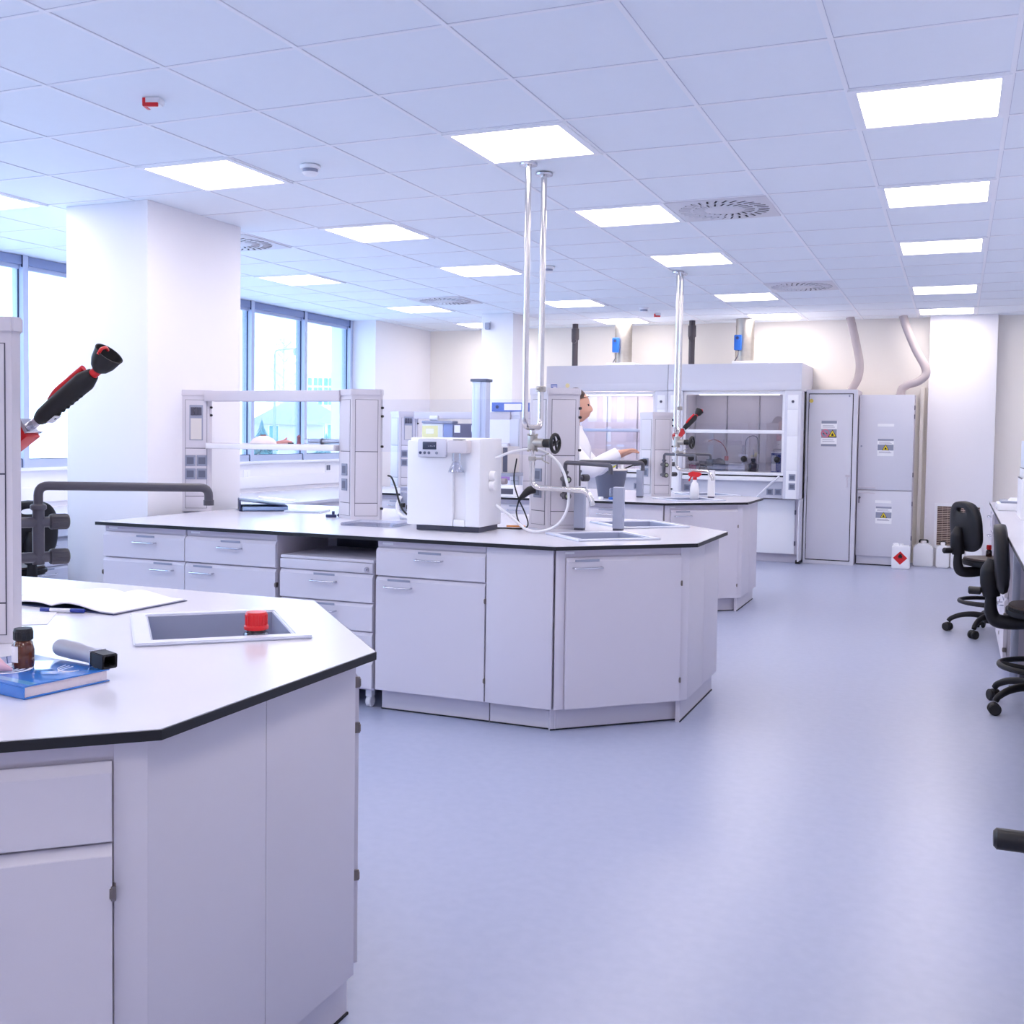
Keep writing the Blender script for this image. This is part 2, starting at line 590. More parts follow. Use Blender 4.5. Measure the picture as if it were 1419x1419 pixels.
def sink(label, c, u, a, b, depth=.215):
    """a, b: half size of the outer rim"""
    t = thing('sink', label, 'sink', (c[0], c[1], B - depth - .01))
    X = Matrix.Translation((c[0], c[1], 0)) @ Matrix.Rotation(math.atan2(u[1], u[0]), 4, 'Z')
    o = [(-a, -b), (a, -b), (a, b), (-a, b)]
    part('rim', MB().prism(o, B + .0005, B + .009, X=X, holes=[grow(o, -.042)], b=.004), 'sinkw', t, world=True)
    i = grow(o, -.040); k = grow(o, -.046)
    bl = MB().prism(i, B - depth - .008, B + .004, X=X, holes=[k]).prism(grow(k, -.0003), B - depth - .01, B - depth, X=X)
    part('bowl', bl, 'sinkg', t, world=True)
    part('drain', MB().lathe([(0, .0005), (.03, .0005), (.028, .004), (.018, .002), (0, .002)], c=(c[0], c[1], B - depth)), 'steel', t, world=True)
    return t

def add_handle(par, x, z, y=-.021, L=.072, vertical=False):
    h = MB()
    if vertical:
        h.bend([(x, y + .001, z - L), (x, y - .028, z - L), (x, y - .028, z + L), (x, y + .001, z + L)], .0045, .012, 8)
    else:
        h.bend([(x - L, y + .001, z), (x - L, y - .028, z), (x + L, y - .028, z), (x + L, y + .001, z)], .0045, .012, 8)
    part('handle', h, 'steel', par, label='steel bow handle')

def cabinet(label, loc, rz, w, items, depth=.5, group=None, h=.8645, name='base_cabinet', plinth=True, cat='cabinet', rail=True):
    t = thing(name, label, cat, loc, rz, group)
    zb = .108 if plinth else .10
    b = MB()
    b.box(.002, .02, .001, depth, zb, h).box(w - .02, w - .002, .001, depth, zb, h)
    b.box(.02, w - .02, .001, depth, zb, zb + .018).box(.02, w - .02, depth - .012, depth, zb + .018, h)
    b.box(.02, w - .02, .002, .006, zb + .018, h)
    if rail:
        b.box(.004, w - .004, -.004, .018, h - .03, h - .001)
    part('carcass', b, 'lamd', t)
    if rail:
        part('label_strip', MB().box(.03, .09, -.0055, -.0042, h - .020, h - .010), 'whitem', t)
    if plinth:
        part('plinth', MB().box(.002, w - .002, .052, .07, 0, zb + .002), 'lam', t)
        part('floor_seal', MB().box(.002, w - .002, .046, .0515, 0, .006), 'slot', t)
    for it in items:
        kind, x0, x1, z0, z1 = it[:5]
        opt = it[5] if len(it) > 5 else {}
        nm = 'drawer' if kind == 'drawer' else 'door'
        f = part(nm, front_board(x0 + .0015, x1 - .0015, z0 + .001, z1 - .001), 'lam', t, sharp=20)
        if opt.get('handle', True):
            hx = opt.get('hx', (x0 + x1) / 2)
            hz = opt.get('hz', z1 - .048)
            add_handle(f, hx, hz)
            part('label_holder', MB().box(hx - .062, hx + .062, -.0235, -.0205, hz + .028, hz + .039), 'grey', f)
        for hg in opt.get('hinges', ()):
            xx = opt.get('hingex', x1)
            part('hinge', MB().box(xx - .004, xx + .005, -.0235, -.002, hg - .013, hg + .013, .002).box(xx - .006, xx + .002, -.0245, -.02, hg - .009, hg + .009, .0015), M.setdefault('hinge', mat('hinge_steel', '#8f857f', .3, 1)), f)
    return t

# ---- diamond shaped service towers with reagent shelves between them
def tower_poly(x, y):
    return [(x, y), (x + .145, y + .092), (x + .145, y + .118), (x, y + .210), (x - .135, y + .122), (x - .135, y + .088)]

def service_tower(root, x, y, breaker=False, sockets_front=False, sockets_side=True, knobs=True, dh=0):
    P = tower_poly(x, y)
    c = MB()
    c.prism(P, B + .0005, 1.622 - dh)
    c.prism(grow(P, .006), 1.622 - dh, 1.66 - dh, b=.004)
    tw = part('service_tower', c, 'tower', root, world=True)
    A = Vector((x, y)); Rr = Vector(P[1]); L = Vector(P[5])
    faces = [(A, Rr - A, 'front'), (L, A - L, 'side'), (Vector(P[2]), Vector(P[3]) - Vector(P[2]), 'rear')]
    for o, d, nm in faces:
        w = d.length
        u = d.normalized()
        n = Vector((u.y, -u.x))
        X = frame_X((o.x, o.y, 0), (u.x, u.y, 0), (n.x, n.y, 0))
        part('panel_joint', MB().box(.022, w - .014, -.0012, .0005, .905, 1.598 - dh, X=X), 'dgrey', tw, world=True)
        for z0, z1 in ((.907, .980), (.984, 1.287), (1.291, 1.596 - dh)):
            part('cover_panel', MB().box(.0245, w - .0165, -.003, .0005, z0, z1, .0008, X=X), 'tower', tw, world=True)
        m = (w + .008) / 2
        if nm == 'front' and breaker:
            bx = MB().box(m - .042, m + .042, -.006, -.0025, 1.34, 1.565, .002, X=X)
            bb = part('breaker_box', bx, 'grey', tw, world=True)
            part('breaker_window', MB().box(m - .034, m + .034, -.0075, -.0055, 1.345, 1.48, X=X), 'beige', bb, world=True)
            part('breaker', MB().box(m - .034, m - .012, -.012, -.0055, 1.50, 1.55, .002, X=X).box(m - .01, m + .011, -.012, -.0055, 1.50, 1.55, .002, X=X).box(m + .013, m + .034, -.012, -.0055, 1.50, 1.55, .002, X=X), 'dgrey', bb, world=True)
        if (nm == 'front' and sockets_front):
            for zz in (1.125, 1.21):
                for xx in (m - .036, m + .036):
                    s_ = part('socket', MB().box(xx - .033, xx + .033, -.008, -.0025, zz - .035, zz + .035, .003, X=X), 'sock', tw, world=True)
                    part('socket_recess', MB().box(xx - .022, xx + .022, -.0088, -.0078, zz - .022, zz + .022, X=X), 'sockd', s_, world=True)
        if nm == 'side' and sockets_side:
            for zz in (1.09, 1.18):
                s_ = part('socket', MB().box(m - .035, m + .035, -.010, -.0025, zz - .036, zz + .036, .003, X=X), 'sock', tw, world=True)
                part('socket_recess', MB().box(m - .022, m + .022, -.0108, -.0098, zz - .022, zz + .022, X=X), 'sockd', s_, world=True)
    if knobs:
        for zz in (1.50, .95, 1.55, 1.32):
            part('lock_knob', MB().cyl((x + .143, y + .104, zz), (x + .158, y + .098, zz), .0075, 12), 'black', tw, world=True)
    return tw

def rack(label, x0, y0, kind, left=True, knobs=True, dh=0):
    """three towers of one bench; x0,y0 = apex of the tower at the sink end"""
    t = thing('reagent_rack', label, 'reagent rack', (x0, y0 + .117, B), group=None)
    xs = (x0 - 2.48, x0 - 1.236, x0)
    if left:
        service_tower(t, xs[0], y0, True, True, False, True, dh)
    service_tower(t, xs[1], y0, False, False, True, knobs, dh)
    service_tower(t, xs[2], y0, False, False, True, knobs, dh)
    a, b = xs[0] + .158, xs[1] - .143
    if left:
        part('top_beam', MB().box(a - .03, b + .02, y0 + .06, y0 + .095, 1.59 - dh, 1.655 - dh, .003).box(a - .03, b + .02, y0 + .15, y0 + .18, 1.59 - dh, 1.655 - dh, .003), 'tower', t, world=True)
        s_ = part('shelf', MB().box(a - .01, b + .006, y0 + .045, y0 + .20, 1.288, 1.326, .003), 'tower', t, world=True)
        part('shelf_lip', MB().box(a + .001, b - .001, y0 + .036, y0 + .0448, 1.290, 1.322, .002), 'white', s_, world=True)
    a, b = xs[1] + .146, xs[2] - .136
    part('glass_shelf', MB().box(a, b, y0 + .10, y0 + .112, 1.29, 1.60 - dh), 'shelfglass', t, world=True)
    return t

BENCH = {}
def bench(key, dx, dy, s1, s2, words, xl=-4.43):
    """island bench; coordinates are those of the middle bench moved by dx, dy"""
    def m(*p): return [(a + dx, b + dy) for a, b in p]
    xl = xl + dx
    poly = [(xl, 4.74 + dy)] + m((-1.694, 4.74), (-1.146, 5.25), (-1.146, 6.00), (-1.694, 6.60)) + [(xl, 6.60 + dy)]
    u1 = Vector((.548, .51)).normalized(); u2 = Vector((.548, -.60)).normalized()
    S1 = (s1, tuple(u1), .19, .175); S2 = (s2, tuple(u2), .19, .175)
    wt = worktop('pale laminate worktop with black edge on the %s island bench' % words, poly, [S1, S2] if s1 else [S2], 'island bench worktops')
    if s1: sink('grey rectangular sink set in the front corner of the %s bench' % words, s1, tuple(u1), .228, .213)
    sink('grey rectangular sink set in the back corner of the %s bench' % words, s2, tuple(u2), .228, .213)
    return poly

# middle bench
bench('mid', 0, 0, (-1.655, 5.33), (-1.69, 6.16), 'middle')
bench('far', -.39, 3.61, (-2.03, 8.93), (-2.06, 9.80), 'farthest')
bench('near', -.095, -3.77, None, (-1.765, 2.325), 'nearest')
YC = 4.79
G = 'cabinets under the island benches'
cabinet('white base cabinet with a drawer at the window end of the middle bench', (-4.405, YC, 0), 0, .567,
        [('drawer', 0, .567, .69, .828, {'hx': .30}), ('door', 0, .567, .112, .684, {'hx': .42, 'hingex': 0, 'hinges': (.60, .2)})], group=G)
cabinet('white base cabinet with a drawer beside the knee space of the middle bench', (-3.836, YC, 0), 0, .585,
        [('drawer', 0, .585, .69, .828, {'hx': .30}), ('door', 0, .585, .112, .684, {'hx': .12, 'hinges': (.60, .2)})], group=G)
cabinet('white base cabinet below the water purifier on the middle bench', (-2.655, YC, 0), 0, .597,
        [('drawer', 0, .597, .69, .828), ('door', 0, .597, .112, .684, {'hx': .13, 'hinges': (.60, .215)})], group=G)
# mobile drawer pedestal in the knee space
t = cabinet('white mobile drawer pedestal with a lock rolled under the middle bench', (-3.225, YC - .0, 0), 0, .552,
            [('drawer', 0, .552, .545, .69, {'hx': .27}), ('drawer', 0, .552, .40, .54, {'hx': .27}), ('drawer', 0, .552, .255, .395, {'hx': .27}), ('drawer', 0, .552, .11, .25, {'hx': .27})],
            h=.745, name='drawer_pedestal', plinth=False, cat='pedestal')
part('pedestal_top', MB().box(0, .552, -.012, .5, .7455, .762, .004), 'lam', t)
part('fascia', MB().box(.002, .55, -.019, .0, .694, .744, .003), 'lam', t)
part('key_lock', MB().cyl((.52, -.0192, .715), (.52, -.030, .715), .012, 14).box(.516, .524, -.042, -.029, .710, .720), 'steel', t)
for x in (.05, .50):
    for y in (.06, .44):
        part('caster', MB().cyl((x - .014, y, .031), (x + .014, y, .031), .031, 16, b=.004).box(x - .018, x + .018, y - .02, y + .02, .055, .099, .004), 'white', t)
struct_knee = cabinet('recessed knee space panel of the middle bench, shade painted dark', (-3.24, 5.36, 0), 0, .575, [], depth=.03, rail=False, name='back_panel', cat='panel')
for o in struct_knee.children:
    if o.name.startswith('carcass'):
        o.data.materials[0] = M['knee_shade']  # dark colour stands in for the shade inside the knee space

def filler(label, x0, x1, y, group='blank filler panels of the island benches'):
    t = thing('filler_panel', label, 'filler panel', ((x0 + x1) / 2, y, 0), group=group)
    part('panel', MB().box(x0 + .002, x1 - .001, y - .018, y, .112, .8645, .001), 'lam', t, world=True)
    part('plinth', MB().box(x0 + .002, x1 - .001, y + .05, y + .068, 0, .111), 'lam', t, world=True)
    part('floor_seal', MB().box(x0 + .002, x1 - .001, y + .045, y + .0495, 0, .006), 'slot', t, world=True)
    return t
filler('plain white filler panel beside the corner of the middle bench', -2.055, -1.715, YC)
filler('plain white filler panel beside the corner of the farthest bench', -2.445, -2.105, YC + 3.61)

def corner(label, dx, dy, drawer=False):
    """the two chamfered corner cabinets and the end panel of a bench; front one with a door"""
    a = Vector((-1.705 + dx, 4.785 + dy)); b = Vector((-1.192 + dx, 5.262 + dy))
    u = (b - a); L = u.length
    ang = math.atan2(u.y, u.x)
    its = [('door', .045, L - .045, .112, .828, {'hx': .15, 'hz': .78, 'hinges': (.69, .215)})]
    if drawer:
        its = [('drawer', .045, L - .052, .69, .828), ('door', .045, L - .052, .112, .684, {'handle': True, 'hinges': (.60, .2)})]
    t = cabinet(label, (a.x, a.y, 0), ang, L, its, depth=.05, group='corner cabinets of the island benches', name='corner_cabinet')
    # posts either side of the door
    part('corner_post', MB().box(-.003, .0435, -.006, .001, .112, .864, .001), 'lam', t)
    part('corner_post', MB().box(L - (.0505 if drawer else .0435), L + .005, -.006, .001, .112, .864, .001), 'lam', t)
    return t
corner('white chamfered corner cabinet with a full height door on the middle bench', 0, 0)
corner('white chamfered corner cabinet with a full height door on the farthest bench', -.39, 3.61)
corner('white chamfered corner cabinet with drawer and door on the nearest bench', -.095, -3.77, True)
def back_corner(label, dx, dy):
    a = Vector((-1.192 + dx, 5.985 + dy)); b = Vector((-1.70 + dx, 6.545 + dy))
    u = b - a; L = u.length
    t = cabinet(label, (a.x, a.y, 0), math.atan2(u.y, u.x), L, [('door', .045, L - .045, .112, .828, {'hingex': .045, 'hinges': (.80, .69, .33)})], depth=.05, group='corner cabinets of the island benches', name='corner_cabinet')
back_corner('white chamfered cabinet at the back corner of the middle bench', 0, 0)
back_corner('white chamfered cabinet at the back corner of the farthest bench', -.39, 3.61)
back_corner('white chamfered cabinet at the back corner of the nearest bench', -.095, -3.77)

def end_panel(label, dx, dy, split):
    x = -1.186 + dx
    ya, yb = 5.2625 + dy, 5.980 + dy
    t = thing('end_panel', label, 'end panel', (x, (ya + yb) / 2, 0), group='end panels of the island benches')
    ys = [ya] + [v + dy for v in split] + [yb]
    for p0, p1 in zip(ys, ys[1:]):
        part('panel', MB().box(x - .02, x, p0 + .001, p1 - .001, .112, .8645, .0008), 'lam', t, world=True)
    part('plinth', MB().box(x - .05, x - .03, ya - .02, yb + .02, 0, .111), 'lam', t, world=True)
    part('floor_seal', MB().box(x - .0295, x - .025, ya - .02, yb + .02, 0, .006), 'slot', t, world=True)
end_panel('white end panel of the middle bench facing the aisle', 0, 0, (5.62,))
end_panel('white end panel of the farthest bench facing the aisle', -.39, 3.61, (5.62,))
end_panel('white end panels of the nearest bench with one vertical joint', -.095, -3.77, (5.62,))

# other cabinets of the three benches, front and back rows
def row(x0, y, n, rz, words, w=.56):
    for k in range(n):
        x = x0 + k * (w + .002) if rz == 0 else x0 - k * (w + .002)
        cabinet('white base cabinet, number %s from the %s' % (('one', 'two', 'three', 'four', 'five')[k], words), (x, y, 0), rz, w,
                [('drawer', 0, w, .69, .828), ('door', 0, w, .112, .684, {'hx': w - .13})], group=G)
cabinet('white base cabinet with a drawer left of the farthest bench filler panel', (-3.02, YC + 3.61, 0), 0, .57,
        [('drawer', 0, .57, .69, .828, {'hx': .45}), ('door', 0, .57, .112, .684, {'hx': .13})], group=G)
row(-4.75, YC + 3.61, 3, 0, 'window end of the farthest bench front')
row(-2.06, 6.555, 4, math.pi, 'aisle end of the middle bench back')
row(-2.45, 6.555 + 3.61, 4, math.pi, 'aisle end of the farthest bench back')
row(-2.15, 6.555 - 3.77, 4, math.pi, 'aisle end of the nearest bench back')
row(-3.82, YC - 3.77, 3, 0, 'left end of the nearest bench front', w=.66)

def back_filler(label, x0, x1, y):
    t = thing('filler_panel', label, 'filler panel', ((x0 + x1) / 2, y, 0), group='blank filler panels of the island benches')
    part('panel', MB().box(x0 + .002, x1 - .001, y, y + .018, .112, .8645, .001), 'lam', t, world=True)
    part('plinth', MB().box(x0 + .002, x1 - .001, y - .068, y - .05, 0, .111), 'lam', t, world=True)
back_filler('plain white filler panel at the back of the middle bench', -2.055, -1.715, 6.555)
back_filler('plain white filler panel at the back of the farthest bench', -2.445, -2.105, 6.555 + 3.61)
back_filler('plain white filler panel at the back of the nearest bench', -2.145, -1.81, 6.555 - 3.77)
rack('white service towers and shelf standing along the middle bench', -2.065, 5.62, 'mid')
rack('white service towers and shelf standing along the farthest bench', -2.43, 9.25, 'far', True, True, .045)
rack('white service towers standing along the nearest bench', -2.200, 1.835, 'near', True, False)
# ------------------------------------------------------------------ taps, pipes, eye washes
def swan_tap(label, root, n, end, zs=1.162, zl=1.073, zt=1.254, ze=1.205, s=1.0, rear=True):
    """root: point on the tower face, n: outward normal of the face (the two valves lie along it), end: xy of the outlet"""
    n = Vector((n[0], n[1], 0)).normalized()
    r = Vector((root[0], root[1], 0))
    b = r + n * .062
    t = thing('swan_neck_tap', label, 'tap', (b.x, b.y, zl - .02), group='grey swan neck taps over the sinks')
    body = MB()
    up = Vector((0, 0, 1))
    body.cyl(b + up * (zl - .018), b + up * (zt - .058), .0145, 16)
    for z in (zs, zl):
        body.cyl(r + n * .001 + up * z, b + n * .0255 + up * z, .0135, 16)
    body.cyl(b + up * (zt - .062), b + up * (zt - .046), .020, 18, b=.004)
    part('body', body, 'tap', t, world=True)
    e = Vector((end[0], end[1], 0))
    sp = MB()
    sp.bend([b + up * (zt - .05), b + up * zt, e + up * (zt - .005), e + up * ze], .0115, .042, 14)
    sp.cyl(e + up * (ze - .002), e + up * (ze + .012), .0135, 16)
    part('spout', sp, 'tap', t, world=True)
    for z in (zs, zl):
        h = MB()
        p = b + n * .026 + up * z
        h.cyl(p, p + n * .047, .0195, 20, b=.003)
        for k in range(10):
            a = 2 * math.pi * k / 10
            o = n.cross(up) * math.cos(a) * .0185 + up * math.sin(a) * .0185
            h.cyl(p + o + n * .006, p + o + n * .041, .0024, 6)
        hh = part('valve_grip', h, 'tapd', t, world=True)
        part('colour_cap', MB().cyl(p + n * .0472, p + n * .049, .011, 14), CAPC[0], hh, label='coloured cap', world=True)
    return t
CAPC = [mat('green_cap', '#a9b59a', .5)]
nf = (.535, -.845); nr = (.535, .845)
for (ax, ay), words, which in (((-2.065, 5.62), 'middle', 'fr'), ((-2.43, 9.25), 'farthest', 'fr'), ((-2.200, 1.835), 'nearest', 'r')):
    if 'f' in which:
        swan_tap('grey swan neck tap over the front sink of the %s bench' % words, (ax + .075, ay + .046), nf, (ax + .43, ay - .22))
    swan_tap('grey swan neck tap over the back sink of the %s bench' % words, (ax + (.075 if which == 'fr' else .045), ay + (.166 if which == 'fr' else .184)), nr, (ax + .407, ay + .49))

def eye_wash(label, o):
    """hand held eye wash in its red holder; o = foot of the holder"""
    t = thing('eye_wash', label, 'eye wash', o, group='hand held eye washes')
    d = Vector((.80, .08, .52)).normalized()
    P = Vector((0, 0, 0))
    X = frame_like(d)
    part('holder', MB().box(-.026, .026, -.028, .028, -.01, .105, .004, X=X), 'redp', t, label='red holder')
    part('collar', MB().box(-.029, .029, -.02, .02, .106, .116, .002, X=X).cyl(X @ Vector((0, 0, .116)), X @ Vector((0, 0, .142)), .012, 14), 'steel', t)
    d2 = Vector((.80, .06, .55)).normalized()
    q = d * .14
    hd = MB()
    hd.tube([q, q + d2 * .02, q + d2 * .06, q + d2 * .12, q + d2 * .17, q + d2 * .20], [.015, .021, .023, .025, .026, .016], 14)
    for k in range(7):
        c = q + d2 * (.045 + .016 * k) + Vector((.56, 0, -.8)) * .023
        hd.ball(c, .006, n=8)
    h = part('handle', hd, 'rubber', t)
    part('rating_label', MB().box(-.0115, .0115, -.027, -.024, .025, .055, .001, X=Matrix.Translation(q) @ frame_like(d2)), 'whitem', h)
    tr = q + d2 * .09 + Vector((-.56, 0, .8)) * .022
    part('lever', MB().tube([q + d2 * .055 + Vector((-.56, 0, .8)) * .022, tr + Vector((-.5, 0, .8)) * .006, q + d2 * .185 + Vector((-.56, 0, .8)) * .03], [.007, .010, .008], 10), 'redp', t, label='red lever')
    e = q + d2 * .20
    part('neck_ring', MB().cyl(e, e + d2 * .018, .012, 16), 'redp', t, label='red ring')
    c = e + d2 * .014
    dc = Vector((.66, .03, .75)).normalized()
    Xc = Matrix.Translation(c) @ frame_like(dc)
    part('eye_cup', MB().lathe([(0, 0), (.012, .001), (.022, .01), (.030, .026), (.035, .05), (.037, .056), (.034, .056), (.028, .03), (.016, .016), (0, .014)], n=28, X=Xc), 'rubber', t)
    part('dust_cap_strap', MB().tube([Xc @ Vector((-.034, 0, .05)), Xc @ Vector((-.030, .004, .064)), Xc @ Vector((-.012, .008, .066)), Xc @ Vector((.002, .01, .058))], .004, 8), 'redp', t, label='red strap')
    return t
def frame_like(d):
    return Vector(d).to_track_quat('Z', 'Y').to_matrix().to_4x4()
ew = eye_wash('red and black hand held eye wash on the nearest bench tower', (-2.232, 2.055, 1.343))
dup(ew, (-2.27, 9.42, 1.40), R(60), label='small dark hand held eye wash on the farthest bench tower')

def safety_shower(label, x, ya, yb, ly):
    """twin steel drop pipes joined by a U, wheel valve and outlet arm"""
    t = thing('drop_pipe', label, 'pipe', (x, (ya + yb) / 2, 1.03), group='twin steel drop pipes from the ceiling')
    ym = (ya + yb) / 2
    p = MB()
    p.bend([(x, ya, ZC - .006), (x, ya, 1.44), (x, yb, 1.44), (x, yb, ZC - .006)], .0155, .05, 16)
    part('twin_pipe', p, 'chrome', t, world=True)
    for y in (ya, yb):
        part('ceiling_flange', MB().lathe([(.016, -.018), (.045, -.016), (.047, -.006), (0, -.006)], c=(x, y, ZC)), 'steel', t, world=True)
    q = MB()
    q.bend([(x, ym, 1.425), (x, ym, 1.125), (x + ly, ym, 1.115), (x + ly + .03, ym, 1.06)], .0145, .05, 16)
    q.cyl((x + ly + .026, ym, 1.065), (x + ly + .034, ym, 1.04), .013, 14)
    part('outlet_arm', q, 'chrome', t, world=True)
    v = MB()
    v.cyl((x, ym, 1.32), (x, ym, 1.40), .026, 18, b=.005)
    v.cyl((x, ym, 1.36), (x + .07, ym - .012, 1.358), .024, 18, b=.004)
    for z in (1.318, 1.402):
        for k in range(6):
            a = math.pi / 3 * k
            v.ball((x + .026 * math.cos(a), ym + .026 * math.sin(a), z), .006, n=8)
    part('valve_body', v, 'galv', t, world=True)
    Xw = Matrix.Translation((x + .07, ym - .012, 1.358)) @ frame_like((.98, -.17, 0))
    wv = MB()
    wv.lathe([(0, 0), (.022, 0), (.024, .03), (.014, .045), (.012, .075), (0, .075)], n=20, X=Xw)
    ring = [Xw @ Vector((.046 * math.cos(2 * math.pi * k / 20), .046 * math.sin(2 * math.pi * k / 20), .066)) for k in range(20)]
    wv.tube(ring, .0095, 10, closed=True, sub=2)
    for k in range(4):
        a = math.pi / 2 * k + .4
        wv.cyl(Xw @ Vector((0, 0, .068)), Xw @ Vector((.046 * math.cos(a), .046 * math.sin(a), .066)), .006, 8)
    part('hand_wheel', wv, 'black', t, label='black hand wheel', world=True)
    c = MB()
    c.cyl((x, ym, 1.265), (x, ym, 1.287), .021, 16)
    c.box(x + .015, x + .06, ym - .006, ym + .006, 1.270, 1.282, .003)
    c.box(x + .055, x + .10, ym - .004, ym + .004, 1.284, 1.290, .002, X=Matrix.Translation((x + .055, 0, 1.28)) @ Matrix.Rotation(R(-24), 4, 'Y') @ Matrix.Translation((-x - .055, 0, -1.28)))
    c.box(x + .055, x + .10, ym - .004, ym + .004, 1.266, 1.272, .002, X=Matrix.Translation((x + .055, 0, 1.27)) @ Matrix.Rotation(R(24), 4, 'Y') @ Matrix.Translation((-x - .055, 0, -1.27)))
    part('pipe_clamp', c, 'galv', t, world=True)
    c = MB()
    c.cyl((x, yb, 1.632), (x, yb, 1.662), .027, 18, b=.003)
    c.box(x - .004, x + .012, yb - .045, yb + .05, 1.637, 1.657, .004)
    c.ball((x, yb - .05, 1.647), .010).ball((x, yb + .05, 1.647), .010)
    part('wall_clamp', c, 'galv', t, world=True)
safety_shower('tall shiny twin steel pipes dropping to the middle bench with black wheel valve', -2.06, 5.265, 5.495, .305)
safety_shower('distant twin steel pipes dropping to the farthest bench with black wheel valve', -2.195, 9.10, 9.225, .28)

def service_pillar(label, x, y, h=.235):
    t = thing('service_pillar', label, 'service pillar', (x, y, B + .0005), group='grey sink overflow pillars')
    part('column', MB().box(-.028, .028, -.022, .022, .012, h, .003), 'pillar', t)
    part('foot', MB().box(-.026, .026, -.020, .020, 0, .0115, .002), 'dgrey', t)
    part('rim', MB().box(-.026, .026, -.020, .020, h + .0005, h + .003, .001), 'sinkw', t)
    return t
service_pillar('grey square pillar at the foot of the middle bench tower', -1.885, 5.66)
service_pillar('grey square pillar standing between the two middle bench sinks', -1.685, 5.725)
service_pillar('grey square pillar left of the farthest bench tower', -2.47, 9.02)
sp_ = service_pillar('pale white square pillar between the farthest bench sinks', -1.925, 9.32)
for o_ in sp_.children:
    if o_.name.startswith('column'):
        o_.data.materials[0] = M['white']
solo('drain_hose', MB().tube([(-1.80, 12.345, .985), (-1.86, 12.335, .93), (-1.96, 12.33, .83), (-2.03, 12.36, .76), (-2.05, 12.42, .736)], .011, 10), 'rubt', 'white hose hanging down from the sill of the right fume hood', 'hose', (-2.05, 12.42, .725))

